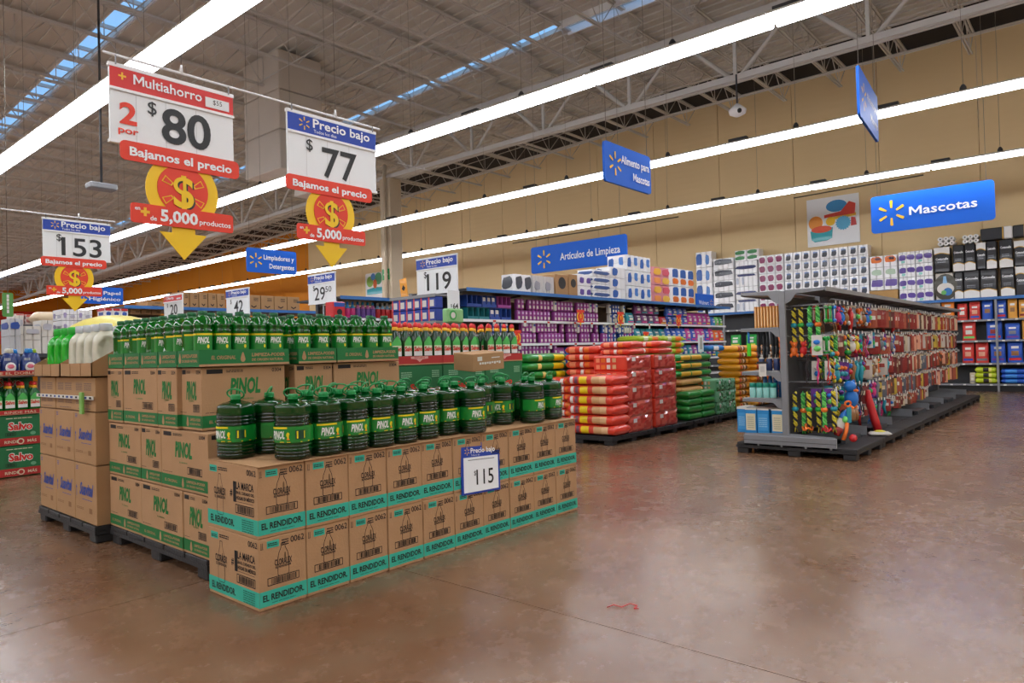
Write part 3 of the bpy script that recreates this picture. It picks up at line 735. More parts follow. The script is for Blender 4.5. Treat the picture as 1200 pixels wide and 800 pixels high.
cl_me = carton(BW, BD, BH, kraft, front=clor_front).mesh('bleach_carton'); cl_c = carton(BW, BD, BH, kraft, front=clor_front, side=clor_side).mesh('bleach_carton')
for lv in range(2):
    for i in range(10):
        dx = random.uniform(-.001, .001); dy = random.uniform(-.006, .004) if i else 0
        o = ob('bleach_carton', cl_c if i == 0 else cl_me, None, (X0+BW*(i+.5)+dx*0, Y0+BD/2+.003+dy, lv*BH), 0)
        if i: dd = 0
        nm = 'at the near corner showing LA MARCA print' if i == 0 else 'at the far right end' if i == 9 else ORD[i]+' from the near corner'
        if i in (6,) and lv == 1: nm = ORD[i]+' from the near corner beside the price card'
        if i == 5 and lv == 1: nm = 'behind the $115 card'
        tag(o, 'teal-banded bleach carton, %s layer, %s' % (('bottom', 'upper')[lv], nm), 'carton', 'bleach cartons in the front row')
# cardboard sheets lying on the cartons
for i in range(5):
    pb = MB().box(0, BW*2-.004, 0, .56, 0, .004, kraft_b); o = ob('cardboard_sheet', pb, None, (X0+BW*2*i+.002, Y0-.012+random.uniform(-.004,.004), 2*BH), radians(random.uniform(-.3,.3)))
    tag(o, 'plain cardboard sheet on the bleach cartons under the jugs, %s from the near corner' % ORD[i], 'cardboard', 'cardboard sheets under the jugs')
# the $115 card
a = aty(535, 519, Y0-.01); b_ = aty(581, 511, Y0-.01)
e = ob('price_card', None, None, (3.33, Y0-.012, .345), (radians(-3), radians(3), 0)); tag(e, 'blue bordered price card reading $115 leaning on the bleach cartons', 'price card')
W, H = .385, .345; fr = Fr((0,0,0), X_, Z_)
ob('backing', MB().slab(fr, [(0,0),(W,0),(W,H),(0,H)], priceblue, -.008, 0), e)
ob('price_sheet', MB().slab(fr, [(.018,.012),(W-.02,.016),(W-.02,H*.72),(.018,H*.72)], whitepaper, .001, .003).rect(fr, .06, W-.06, H*.66, H*.67, ink, .004).text('$', fr, W*.30, H*.36, H*.09, ink, d=.004).text('115', fr, W*.36, H*.17, H*.30, ink, w=W*.45, d=.004, bold=.005), e)
t = MB(); spark(t, fr, W*.14, H*.84, H*.075, sunyellow, .003); t.text('Precio bajo', fr, W*.23, H*.80, H*.10, white, w=W*.64, d=.003, bold=.02); t.text('Todos los días', fr, W*.24, H*.745, H*.03, white, d=.003); ob('header_lettering', t, e)

# ------------------------------------------------------------------ jugs
jugm = trl('dark_green_cleaner', (1,56,16), (8,90,30), .05); jugd = trl('deep_green_cleaner', (2,34,14), (4,60,20), .06)
pinm = trl('green_cleaner', (2,84,22), (16,130,36), .06)
white_l = mat('label_white', (238,240,236), .35)
drop = mat('label_orange', (240,120,20), .4)
capgreen = mat('jug_cap_green', (24,140,70), .35)
def jug():
    R_ = .093
    prof = [(.05,0),(.082,.002),(R_*.99,.012)]
    z = .02
    for zz in (.030,.048,.066,.084):
        prof += [(R_,zz-.007),(R_*1.0,zz-.003),(R_*.945,zz),(R_*1.0,zz+.004)]
    prof += [(R_*.985,.094),(R_*.985,.188)]
    for zz in (.200,.220,.240):
        prof += [(R_,zz-.007),(R_*1.0,zz-.003),(R_*.945,zz),(R_*1.0,zz+.004)]
    prof += [(R_*.99,.262),(R_*.96,.280),(R_*.97,.290),(R_*.90,.300),(R_*.66,.312),(R_*.62,.310),(.034,.320),(.024,.324),(.024,.332)]
    body = MB().lathe(prof, 20, jugm, sq=3.2, matf=lambda a, z: jugd if z < .05 or .19 < z < .25 else jugm)
    rl = R_*1.012; ql = lambda a: rl/((abs(cos(a))**3.2+abs(sin(a))**3.2)**(1/3.2))
    lab = MB()
    def bend(x, y):
        a = -pi/2+x/.099; r = ql(a)+.0012; return (r*cos(a), r*sin(a), y)
    n = 20; vs = []; fs = []; ms = []
    for z in (.098, .170, .180, .184):
        for i in range(n+1): a = -pi*1.12+2*pi*.80*i/n; r = ql(a); vs.append((r*cos(a), r*sin(a), z))
    for j in range(3):
        for i in range(n): fs.append((j*(n+1)+i, j*(n+1)+i+1, (j+1)*(n+1)+i+1, (j+1)*(n+1)+i)); ms.append(leafgreen)
    lab.add(vs, fs, ms, True)
    def band(a0, a1, z0, z1, m, k=.0008):
        vs = []; q = 6
        for z in (z0, z1):
            for i in range(q+1): a = a0+(a1-a0)*i/q; r = ql(a)+k; vs.append((r*cos(a), r*sin(a), z))
        lab.add(vs, [(i, i+1, q+1+i+1, q+1+i) for i in range(q)], m, True)
    band(-pi*.95, pi*.2, .099, .103, labelyellow); band(-pi*.80, -pi*.42, .172, .182, labelyellow)
    band(-pi*.28, -pi*.10, .115, .165, mat('label_dark', (20,70,44), .4)); band(-pi*.26, -pi*.235, .12, .16, labelyellow, .0012); band(-pi*.13, -pi*.11, .12, .16, labelyellow, .0012)
    lab.text('PINOL', None, -.070, .120, .040, white_l, w=.078, bend=bend, bold=.035, skew=.12); lab.text('EL ORIGINAL', None, -.055, .112, .006, white_l, w=.04, bend=bend)
    dp = [(.030+.011*sin(t)*(1 if cos(t) < 0 else .5), .136-.018*cos(t)) for t in [i*2*pi/12 for i in range(12)]]
    lab.add([bend(x, y) for x, y in dp][::-1], [tuple(range(12))], labelyellow); lab.add([bend(.022+x*.016, .113+y*.008) for x, y in ((0,0),(1,0),(1,1),(0,1))], [(0,1,2,3)], drop)
    vs = []
    band(pi*.30, pi*.50, .125, .165, tapewhite, .001)
    for i in range(4): band(pi*(.32+.04*i), pi*(.335+.04*i), .13, .16, ink, .0014)
    cap = MB().lathe([(.026,0),(.028,.004),(.028,.022),(.025,.026)], 14, capgreen, (0,0,.330))
    hd = MB(); P = [(0.052*cos(t), 0, .334+.006+ .026*sin(t)*1.0) for t in [i*2*pi/16 for i in range(16)]]
    hd.tube([(x*1.12, -.014*sin(i*2*pi/16), .360+.028*sin(i*2*pi/16)) for i, (x, _, z) in enumerate(P)], .0055, capgreen, 6, closed=True)
    hd.lathe([(.031,0),(.031,.006)], 12, capgreen, (0,0,.328))
    return Kit('cleaner_jug', [('body', body), ('label_wrap', lab), ('cap', cap), ('carry_handle', hd)])
J = jug()
front = [(265,536,-.75),(345,539.5,-.72),(382,536,.42),(415,532,.50),(443,526,.45),(471,520,.50),(497,515,.42),(522,510.5,.52),(545,509,.40),(565,500.5,-.70),(584,498.5,-.60),(624,496,.72),(645,491.5,.70)]
zt = 2*BH+.005; placed = []
for i, (px, py, rz) in enumerate(front):
    p = atz(px, py, zt); d = Vector((p.x, p.y, 0)).normalized(); c = p+d*.09
    c.y = min(max(c.y, Y0+.098), Y0+.44)
    for q in placed:
        dd = Vector((c.x-q.x, c.y-q.y, 0))
        if dd.length < .192: c = c+dd.normalized()*(.193-dd.length)
    placed.append(Vector((c.x, c.y, 0)))
    lab = {0: 'standing alone at the left end of the carton row', 12: 'last at the right end of the front row'}.get(i, '%s from the left in the front row' % ORD[i])
    # the label centre faces -Y at rot 0; turn it towards the aisle
    J.put((c.x, c.y, zt), rz-.45, 'dark green five litre cleaner jug, %s' % lab, 'jug', 'green jugs on the bleach cartons')
back = [(2.20,3.80,.9),(2.36,3.63,1.0)]
for r_, yy in enumerate((3.63, 3.80)):
    x = 2.37+.07*r_
    while x < 4.42: back.append((x, yy, random.uniform(-.8, .6))); x += .20
n = 0
for x, y, rz in back:
    c = Vector((x, y, 0))
    if any((c-q).length < .178 for q in placed): continue
    placed.append(c); n += 1
    lab = 'seen between the left end jug and the front row' if n == 1 else 'in the %s row behind the front jugs, %s from the left' % ('middle' if y < 3.7 else 'rear', ORD[min(n-2, 19)] if n > 1 else 'first')
    J.put((x, y, zt), rz, 'dark green cleaner jug %s' % lab, 'jug', 'green jugs on the bleach cartons')
# ================================================================== PINE CLEANER PALLET
def drop_mark(b, f, cx, y0, H, m, d=.002):
    b.poly(f, [(cx+H*.28*sin(t)*(1 if cos(t) < -.1 else .62), y0+H*.45-H*.5*cos(t)*(-1)) if False else (cx+H*.27*sin(t)*(1 if cos(t) > 0 else .5+.4*(1+cos(t))), y0+H*.36-H*.36*cos(t) if cos(t) > 0 else y0+H*.36-H*.64*cos(t)) for t in [i*2*pi/14 for i in range(14)]], m, d)
def pin_face(b, f, w, h):
    b.rect(f, .002, w-.002, h*.045, h*.235, greenink)
    wide = w > .45
    b.text('PINOL', f, w*.5, h*(.50 if not wide else .56), h*(.27 if not wide else .24), greenprint, al='c', w=w*(.50 if not wide else .36), bold=.045, skew=.10)
    b.text('EL ORIGINAL', f, w*.5, h*.455, h*.022, greenprint, al='c', w=w*.22, bold=.02)
    b.text('0304', f, w*.95, h*.89, h*.06, ink, al='r', w=w*(.2 if not wide else .12), bold=.01)
    b.rect(f, w*.06, w*.24, h*.89, h*.96, ink); lines(b, f, w*.28, h*.90, w*.2, h*.05, 2, ink)
    barcode(b, f, w*.58, h*.29, w*.30, h*.12, ink)
    lines(b, f, w*.04, h*.27, w*.22, h*.015, 1, ink)
    drop_mark(b, f, w*(.30 if w < .35 else .48), h*.055, h*.16, kraft)
    b.text('LIMPIEZA-PODER', f, w*(.42 if w < .35 else .56), h*.15, h*.040, kraft, w=w*(.50 if w < .35 else .38), bold=.03, d=.002, skew=.1); b.text('DE ORIGEN NATURAL', f, w*(.42 if w < .35 else .56), h*.085, h*.032, kraft, w=w*(.50 if w < .35 else .36), bold=.03, d=.002, skew=.1)
    if w > .35: b.text('EL ORIGINAL', f, w*.08, h*.11, h*.045, kraft, w=w*.28, bold=.02, d=.002, skew=.1)
XP, YP0, YP1 = 1.925, 4.03, 5.54
pallet('black_pallet', XP, 3.50, YP0+.02, YP1-.01, .13, 'black plastic pallet under the pine cleaner cartons', 5, 'x', (3,3))
pr = {1: [(4.03,4.42,.30),(4.42,5.02,.30),(5.02,5.53,.30)], 0: 0}
rows = [(.13, .372, [(4.02,4.36),(4.36,4.98),(4.98,5.54)]), (.503, .372, [(4.02,4.66),(4.66,4.98),(4.98,5.54)]), (.876, .386, [(4.13,4.41),(4.41,4.70),(4.70,5.26),(5.26,5.54)])]
PC = {}
def pcart(w, d, h):
    k = (round(w,3), round(d,3), round(h,3))
    if k not in PC: PC[k] = carton(w, d, h, kraft, side=pin_face, front=pin_face).mesh('pine_cleaner_carton')
    return PC[k]
RN = ['bottom', 'middle', 'top']
for r_, (z0, h, cols) in enumerate(rows):
    for i, (a, b_) in enumerate(cols):
        w = .56 if r_ == 2 else .42; d = b_-a-.006; jx = random.uniform(0, .006)
        if r_ == 2 and i == 0: continue
        o = ob('pine_cleaner_carton', pcart(w, d, h-.003), None, (XP+w/2+jx, (a+b_)/2, z0)); tag(o, 'green-banded pine cleaner carton, left face, %s row, %s from the near corner' % (RN[r_], ORD[i]), 'carton', 'pine cleaner cartons')
# right (front) face of the pallet: cartons visible behind the jugs
fc = [(1.955,2.515,'with the largest logo at the near corner'), (2.585,2.885,'narrow one in the middle of the front face'), (2.895,3.49,'wide one at the right end')]
for a, b_, nm in fc:
    o = ob('pine_cleaner_carton', pcart(b_-a, .27, .383), None, ((a+b_)/2, 4.13+.145, .876)); tag(o, 'green-banded pine cleaner carton, top row, %s' % nm, 'carton', 'pine cleaner cartons')
for z0, h, lv in ((.13, .37, 'bottom'), (.503, .37, 'middle')):
    for i, (a, b_) in enumerate(((2.36,2.92),(2.93,3.49))):
        o = ob('pine_cleaner_carton', pcart(b_-a, .33, h), None, ((a+b_)/2, 4.03+.17, z0)); tag(o, 'pine cleaner carton of the %s row behind the bleach cartons' % lv, 'carton', 'hidden pine cleaner cartons')
for z0, h, lv in ((.13, .37, 'bottom'), (.503, .37, 'middle'), (.876, .383, 'top')):
    for j in range(3):
        a = 4.42+j*.37
        o = ob('pine_cleaner_carton', pcart(.98, .36, h), None, (2.51+.49, a+.18, z0)); tag(o, 'pine cleaner carton inside the stack, %s row' % lv, 'carton', 'hidden pine cleaner cartons')
# ------------------------------------------------------------------ bottles in trays
def pinbottle():
    R_ = .054
    prof = [(.03,0),(.047,.002),(R_,.012),(R_,.085),(R_*.97,.09),(R_*.97,.196),(R_,.200),(R_*1.03,.214),(R_*.92,.226),(R_*1.0,.238),(R_*1.02,.250),(R_*.92,.262),(R_*.86,.272),(R_*.62,.290),(R_*.48,.300),(.025,.306),(.024,.312)]
    body = MB().lathe(prof, 16, pinm, sq=2.8, matf=lambda a, z: jugm if .200 < z < .25 and int(a*3) % 2 else pinm)
    ql = lambda a: R_*.985/((abs(cos(a))**2.8+abs(sin(a))**2.8)**(1/2.8))
    lab = MB(); n = 16
    vs = []
    for z in (.092, .182, .184, .195):
        for i in range(n+1): a = -pi*1.1+2*pi*.82*i/n; r = ql(a); vs.append((r*cos(a), r*sin(a), z))
    lab.add(vs, [(j*(n+1)+i, j*(n+1)+i+1, (j+1)*(n+1)+i+1, (j+1)*(n+1)+i) for j in range(3) for i in range(n)], [leafgreen]*(2*n)+[labelyellow if i < n*.66 else leafgreen for i in range(n)], True)
    bend = lambda x, y: ((ql(-pi/2+x/.056)+.0012)*cos(-pi/2+x/.056), (ql(-pi/2+x/.056)+.0012)*sin(-pi/2+x/.056), y)
    lab.text('PINOL', None, -.036, .138, .034, white_l, w=.066, bend=bend, bold=.035, skew=.12); lab.text('EL ORIGINAL', None, -.02, .130, .005, white_l, w=.035, bend=bend)
    lab.add([bend(.024+.007*sin(t), .116-.012*cos(t)) for t in [i*2*pi/10 for i in range(10)]][::-1], [tuple(range(10))], labelyellow)
    cap = MB().lathe([(.027,0),(.028,.003),(.028,.020),(.025,.024)], 12, green, (0,0,.308))
    return Kit('cleaner_bottle', [('body', body), ('label_wrap', lab), ('cap', cap)])
PB = pinbottle()
def tray(w, d, h, m, print_front=None, print_side=None, z=.0, inner=kraft_b, t=.004):
    b = MB()
    b.box(-w/2, w/2, -d/2, d/2, 0, .004, inner)
    for a in (-1, 1):
        b.box(-w/2, w/2, a*d/2-t/2, a*d/2+t/2, 0, h, m); b.box(a*w/2-t/2, a*w/2+t/2, -d/2, d/2, 0, h, m)
    b.box(-w/2-.001, w/2+.001, -d/2-.003, d/2+.003, 0, h*.14, kraft)
    F = Fr((-w/2, -d/2-t/2, 0), X_, Z_); S = Fr((-w/2-t/2, d/2, 0), (0,-1,0), Z_)
    if print_front: print_front(b, F, w, h)
    if print_side: print_side(b, S, d, h)
    return b
def tr_print(b, f, w, h):
    if w > .5: b.text('EL ORIGINAL', f, w*.12, h*.42, h*.22, kraft, w=w*.26, bold=.02, d=.002, skew=.15)
    x = .13 if w < .5 else .46
    drop_mark(b, f, w*x, h*.22, h*.62, kraft)
    b.text('LIMPIEZA-PODER', f, w*(x+.10), h*.56, h*.2, kraft, w=w*(.98-x-.13), bold=.03, d=.002, skew=.1); b.text('DE ORIGEN NATURAL', f, w*(x+.10), h*.28, h*.15, kraft, w=w*(.96-x-.13), bold=.03, d=.002, skew=.1)
TZ = 1.262; TH = .10
trays = [(1.93,2.53,4.11,4.40,'at the near corner'), (2.60,2.90,4.11,4.40,'narrow one behind the near tray'), (2.905,3.46,4.11,4.40,'at the right end'),
         (1.93,2.48,4.41,4.68,'second along the left face'), (1.93,2.48,4.69,4.96,'third along the left face'), (1.93,2.48,4.97,5.24,'fourth along the left face'), (1.93,2.48,5.25,5.53,'fifth along the left face'),
         (2.52,3.46,4.42,4.76,'inside behind the front trays')]
bn = 0
for a, b_, c, d, nm in trays:
    w, dd = b_-a-.006, d-c-.006
    o = ob('display_tray', tray(w, dd, TH, greenink, tr_print, tr_print), None, ((a+b_)/2, (c+d)/2, TZ)); tag(o, 'green printed cardboard tray of pine cleaner bottles %s' % nm, 'tray', 'green trays of pine cleaner')
    nx = max(2, int(w/.118)); ny = max(2, int(dd/.118)) if nm[:6] != 'inside' else 2
    if 'along' in nm: ny = 2
    for i in range(nx):
        for j in range(ny):
            if 'inside' in nm and random.random() < .25: continue
            if 'fifth' in nm and (i == 0 and j == 1): pass
            if ('third' in nm or 'fourth' in nm) and i == 1 and j == 1: continue
            x = a+w*(i+.5)/nx+random.uniform(-.006, .006)*0; y = c+dd*(j+.5)/ny
            front_row = (j == 0 and c < 4.2) or (i == 0 and a < 2)
            bn += 1
            lab = 'pine cleaner bottle in the tray %s, %s across, %s deep' % (nm, ORD[i], ORD[j]) if front_row else 'green pine cleaner bottle standing behind the outer bottles of the trays'
            PB.put((x, y, TZ+.006), (random.uniform(-.25, .15)-.15 if a > 1.95 or j == 0 else random.uniform(.5, 1.2)) , lab, 'bottle', 'pine cleaner bottles in trays' if front_row else 'inner pine cleaner bottles')
# ================================================================== SOFTENER PALLET (plain cartons, white and green jugs)
XS0 = 1.85
pallet('black_pallet', XS0-.01, 3.1, 5.575, 6.86, .125, 'black plastic pallet under the tall softener cartons', 5, 'x', (3,3))
cols = [(5.58,6.02),(6.025,6.45),(6.455,6.85)]
def soft_side(b, f, w, h):
    b.text('Suavitel', f, w*.22, h*.47, h*.20, blueink, w=w*.60, bold=.04, skew=.25); b.rect(f, w*.34, w*.80, h*.385, h*.395, blueink)
    b.poly(f, [(w*.07,h*.42),(w*.09,h*.42),(w*.09,h*.56),(w*.11,h*.56),(w*.08,h*.62),(w*.05,h*.56),(w*.07,h*.56)], blueink, .0012)
    lines(b, f, w*.08, h*.88, w*.10, h*.08, 3, blueink); lines(b, f, w*.08, h*.20, w*.34, h*.05, 2, kraft_dark); b.rect(f, w*.66, w*.80, h*.17, h*.26, kraft_dark)
def soft3(b, f, w, h):
    for y in (.60, .20): lines(b, f, w*.12, h*y, w*.30, h*.24, 6, mat('faded_ink', (120,96,84), .8)); lines(b, f, w*.50, h*y, w*.34, h*.24, 4, mat('faded_ink', (120,96,84), .8))
    lines(b, f, w*.20, h*.05, w*.6, h*.05, 1, mat('faded_ink', (120,96,84), .8))
for r_, (z0, h, fn) in enumerate(((.126, .432, soft_side), (.560, .385, soft_side), (.947, .255, soft3))):
    for i, (a, b_) in enumerate(cols):
        for k in range(3):
            w = .40
            o = ob('softener_carton', carton(w-.01, b_-a, h-.003, kraft_b, side=fn).mesh('c') if k == 0 else carton(w-.01, b_-a, h-.003, kraft_b), None, (XS0+.2+.41*k+(random.uniform(.0,.012) if r_ == 2 else 0), (a+b_)/2, z0), radians(random.uniform(-.6,.6)) if r_ == 2 and k == 0 else 0)
            tag(o, ('tall plain softener carton, %s layer, %s from the near corner' if r_ < 2 else 'short printed softener carton, %s layer, %s from the near corner') % (RN[r_], ORD[i]) if k == 0 else 'plain softener carton inside the stack', 'carton', 'softener cartons' if k == 0 else 'hidden softener cartons')
tp = MB(); tp.box(XS0-.010, XS0-.004, 5.57, 6.86, 1.035, 1.062, tapewhite)
for k in range(13): tp.box(XS0-.013, XS0-.010, 5.60+k*.097, 5.60+k*.097+random.uniform(.02,.05), 1.042, 1.056, blueink if k % 3 else ink)
o = ob('packing_tape', tp); tag(o, 'printed tape band around the short softener cartons', 'tape')
pk = MB().cbox(0, .02, 0, .055, 0, .16, C((130,190,90)), .004); o = ob('hanging_tag', pk, None, (XS0-.035, 5.72, .93)); tag(o, 'small green tag stuck on the tape of the softener cartons', 'tag')
# display trays with slanting sides
for i, (a, b_) in enumerate(cols):
    for q in (0, 1):
        pass
tw = [(5.56, 6.22, 'near tray holding the white jugs'), (6.24, 6.87, 'far tray holding the green jugs')]
for a, b_, nm in tw:
    d = b_-a; m = MB(); w = .62
    m.box(0, w, 0, d, 0, .005, kraft_b)
    m.box(0, .006, 0, d, 0, .10, kraft_b); m.box(w-.006, w, 0, d, 0, .30, kraft_b)
    for y in (0, d-.006):
        vs = [(x, yy, z) for yy in (y, y+.006) for x, z in ((0,0),(w,0),(w,.30),(.28,.26),(0,.10))]
        m.add(vs, [(4,3,2,1,0), (5,6,7,8,9), (0,1,6,5), (1,2,7,6), (2,3,8,7), (3,4,9,8), (4,0,5,9)], kraft_b)
    for k in range(1, 3): m.box(-.002, 0, d*k/3-.003, d*k/3+.003, 0, .10, kraft_dark)
    o = ob('display_tray', m, None, (XS0-.02, a, 1.203)); tag(o, 'cut-open cardboard %s' % nm, 'tray')
def softjug(name, m, capm, lbl):
    def disp(a, z):
        e = (((a-pi)*.085-(z-.2)*.12)/.055)**2+((z-.200)/.085)**2
        return -.046*min(1, (1-e)/.30) if e < 1 else 0
    prof = [(.05,0),(.078,.004),(.086,.02)]+[(.086+.004*sin(z*12), z) for z in [.04+.01*k for k in range(22)]]+[(.084,.262),(.076,.285),(.062,.305),(.045,.320),(.041,.330)]
    body = MB().lathe(prof, 48, m, sq=3, sx=.85, disp=disp)
    rim = MB()
    cap = MB().lathe([(.040,0),(.044,.004),(.044,.05),(.040,.056),(.026,.058)], 16, capm, (0,0,.328))
    lab = MB(); lab.ball((-.068, 0, .115), (.012, .030, .022), lbl, 10, 6)
    return Kit(name, [('body', body), ('cap', cap), ('label', lab)])
swhite = trl('milky_softener', (214,212,192), (40,38,30), .3); sgreen = trl('green_softener', (30,178,40), (10,70,14), .25)
WJ = softjug('softener_jug', swhite, trl('frosted_cap', (196,202,206), (60,60,60), .2), C((236,150,120))); GJ = softjug('softener_jug', sgreen, C((34,170,52)), C((232,232,220)))
for i, (x, y) in enumerate([(XS0+.115,5.66),(XS0+.115,5.83),(XS0+.115,6.00),(XS0+.115,6.16)]):
    WJ.put((x, y-.0, 1.21), pi*.42, 'white softener jug with clear cap, %s from the near side in the front row' % ORD[i], 'jug', 'white softener jugs')
    WJ.put((x+.23, y, 1.21), 0, 'white softener jug with clear cap standing in the second row', 'jug', 'white softener jugs behind')
for i, (x, y) in enumerate([(XS0+.115,6.34),(XS0+.115,6.51),(XS0+.115,6.68)]):
    if i < 3: GJ.put((x, y, 1.21), pi*.42, 'bright green softener jug, %s from the near side in the front row' % ORD[i], 'jug', 'green softener jugs')
    GJ.put((x+.23, y, 1.21), 0, 'bright green softener jug standing in the second row', 'jug', 'green softener jugs behind')
# ================================================================== DISH SOAP STACK AT THE LEFT EDGE
cgreen = mat('green_printed_carton', (30,110,62), .6, var=.08); cred = mat('red_printed_carton', (178,40,36), .6, var=.06)
def salvo_big(b, f, w, h):
    b.rect(f, .002, w-.002, .006, h*.27, cred, .0012)
    b.text('Salvo', f, w*.5, h*.52, h*.24, mat('logo_white', (240,238,228), .5), al='c', w=w*.56, bold=.09, d=.0014); b.text('Salvo', f, w*.5, h*.52, h*.24, red, al='c', w=w*.54, bold=.03, d=.0022)
    b.text('RINDE      MÁS', f, w*.5, h*.09, h*.09, offwhite, al='c', w=w*.72, bold=.02, d=.0022); b.poly(f, circ(w*.5, h*.135, h*.10, 12), offwhite, .002); b.poly(f, circ(w*.5, h*.135, h*.065, 12), cred, .0024)
    lines(b, f, w*.18, h*.88, w*.6, h*.05, 1, offwhite); barcode(b, f, w*.16, h*.33, w*.24, h*.11, ink, n=8); b.poly(f, circ(w*.78, h*.38, h*.08, 12, ry=h*.06), C((110,170,130)), .002)
sc = carton(.44, .30, .352, cgreen, front=salvo_big).mesh('soap_carton')
YS0 = 9.7
for lv in range(2):
    for k in range(4):
        o = ob('soap_carton', sc, None, (2.66-.22-.445*k, YS0+.16, .01+lv*.357), 0); tag(o, 'green and red soap carton at left edge, %s layer%s' % (RN[lv], '' if k == 0 else ', cut off by the photo edge' if k == 1 else ', left of the photo'), 'carton', 'dish soap cartons at the left edge')
pallet('black_pallet', .86, 2.66, YS0+.01, YS0+.9, .012+.0, 'thin black slip pallet under the left dish soap cartons', 3) if False else None
def salvo_bottle(dark=True):
    g = trl('dish_soap_dark', (2,50,20), (6,60,20), .08) if dark else trl('dish_soap_green', (6,90,30), (16,120,40), .12)
    R_ = .042
    prof = [(.03,0),(R_*.95,.004),(R_,.015),(R_,.15),(R_*.97,.172),(R_*.85,.192),(R_*.62,.207),(R_*.5,.216),(.018,.228),(.016,.235)]
    body = MB().lathe(prof, 14, g, sx=1.15, sy=.75)
    lab = MB(); fr = Fr((0, -R_*.75-.0015, 0), X_, Z_)
    pts = [(-.036,.05),(.036,.02),(.037,.09),(.026,.125),(.0,.145),(-.026,.125),(-.037,.09)]
    bend = lambda x, y: (x, -.0020-R_*.75*sqrt(max(.05, 1-(x/(R_*1.15+.002))**2)), y)
    def P(pts, m, k=0): lab.add([(lambda q: (q[0], q[1]-k, q[2]))(bend(x, y)) for x, y in pts], [tuple(range(len(pts)))], m)
    for x0, x1, x2 in ((-.036,-.018,0), ): pass
    xs = [-.036+.009*i for i in range(9)]
    top = lambda x: .190-.045*(abs(x)/.036)**1.5
    for a, b_ in zip(xs, xs[1:]):
        P([(a,.055),(b_,.055),(b_,.085),(a,.085)], white_l); P([(a,.085),(b_,.085),(b_,.125),(a,.125)], C((214,232,196))); P([(a,.125),(b_,.125),(b_,top(b_)),(a,top(a))], C((80,190,90)))
    lab.text('Salvo', None, -.035, .088, .030, red, w=.068, bend=lambda x, y: (bend(x, y)[0], bend(x, y)[1]-.0012, y), bold=.04)
    nk = MB().lathe([(.019,0),(.021,.003),(.019,.022),(.012,.026)], 10, C((250,190,40)), (0,0,.228)); cp = MB().lathe([(.017,0),(.020,.004),(.018,.022),(.010,.032),(.006,.036)], 10, C((214,30,34)), (0,0,.252))
    return Kit('soap_bottle', [('body', body), ('label', lab), ('collar', nk), ('cap', cp)])
SBt = salvo_bottle(True); SBl = salvo_bottle(False)
o = ob('display_tray', tray(1.1, .32, .055, cred, lambda b, f, w, h: b.text('RINDE MÁS', f, w*.8, h*.25, h*.5, offwhite, w=w*.35, al='c', d=.002)), None, (2.11, YS0+.16, .726)); tag(o, 'red tray of dish soap bottles at the left edge', 'tray')
for i in range(8):
    for j in range(2):
        SBl.put((2.60-.125*i, YS0+.07+.12*j, .734), 0, 'green dish soap bottle with red cap at the left edge, %s' % ('%s from the right' % ORD[i] if j == 0 else 'rear row'), 'bottle', 'dish soap bottles at the left edge', scale=1.3)
o = ob('soap_carton', MB().box(-.55,.55,-.16,.16,0,.42,cgreen).text('Salvo', Fr((-.55,-.161,0), X_, Z_), .74, .32, .09, mat('logo_white', (240,238,228), .5), w=.24, bold=.06).text('Salvo', Fr((-.55,-.161,0), X_, Z_), .745, .32, .09, red, w=.23, bold=.01, d=.003), None, (2.11, YS0+.30+.2, .735)); tag(o, 'green and red carton behind the left dish soap bottles', 'carton')
post = MB()
for x in (1.50, 2.70): post.box(x-.015, x+.015, YS0+.02, YS0+.05, .78, 1.17, steel_d); post.box(x-.015, x+.015, YS0+.6, YS0+.63, .012, 1.17, steel_d)
post.box(1.48, 2.72, YS0, YS0+.66, 1.165, 1.178, steel_d)
tag(ob('display_rack', post), 'low dark rack carrying the blue detergent jugs', 'rack')
o = ob('display_tray', tray(1.12, .5, .06, cred, lambda b, f, w, h: b.text('RINDE EL DOBLE', f, w*.7, h*.25, h*.5, offwhite, w=w*.45, al='c', d=.002)), None, (2.12, YS0+.27, 1.18)); tag(o, 'red tray under the blue detergent jugs', 'tray')
dblue = C((24,52,120), .3)
bd = MB().lathe([(.06,0),(.085,.01),(.09,.05),(.088,.16),(.07,.22),(.05,.26)], 16, dblue, sq=3, sx=1.0, sy=.8)
lb = MB().ball((0,-.070,.09), (.055,.008,.06), white_l, 12, 7); lb.ball((0,-.074,.10), (.038,.008,.028), C((220,110,130)), 10, 5)
for k in range(4): lb.box(-.06+k*.016, -.054+k*.016, -.078, -.072, .17, .20, white_l)
DJ = {c: Kit('detergent_jug', [('body', bd), ('label', lb), ('cap', MB().lathe([(.04,0),(.045,.005),(.042,.05),(.03,.055)], 12, C(rgb), (0,0,.255)))]) for c, rgb in (('clear', (200,198,180)), ('blue', (30,140,220)), ('lime', (170,210,30)))}
for i, c in enumerate(['blue', 'clear', 'clear', 'clear', 'clear']):
    DJ[c].put((2.56-.195*i, YS0+.12, 1.188), 0, 'dark blue detergent jug with %s cap, %s from the right' % (c, ORD[i]), 'jug', 'blue detergent jugs')
for i, c in enumerate(['lime', 'blue', 'clear', 'clear']):
    DJ[c].put((2.66-.195*i, YS0+.36, 1.188), 0, 'dark blue detergent jug with %s cap in the rear row, %s from the right' % (c, ORD[i]), 'jug', 'blue detergent jugs')
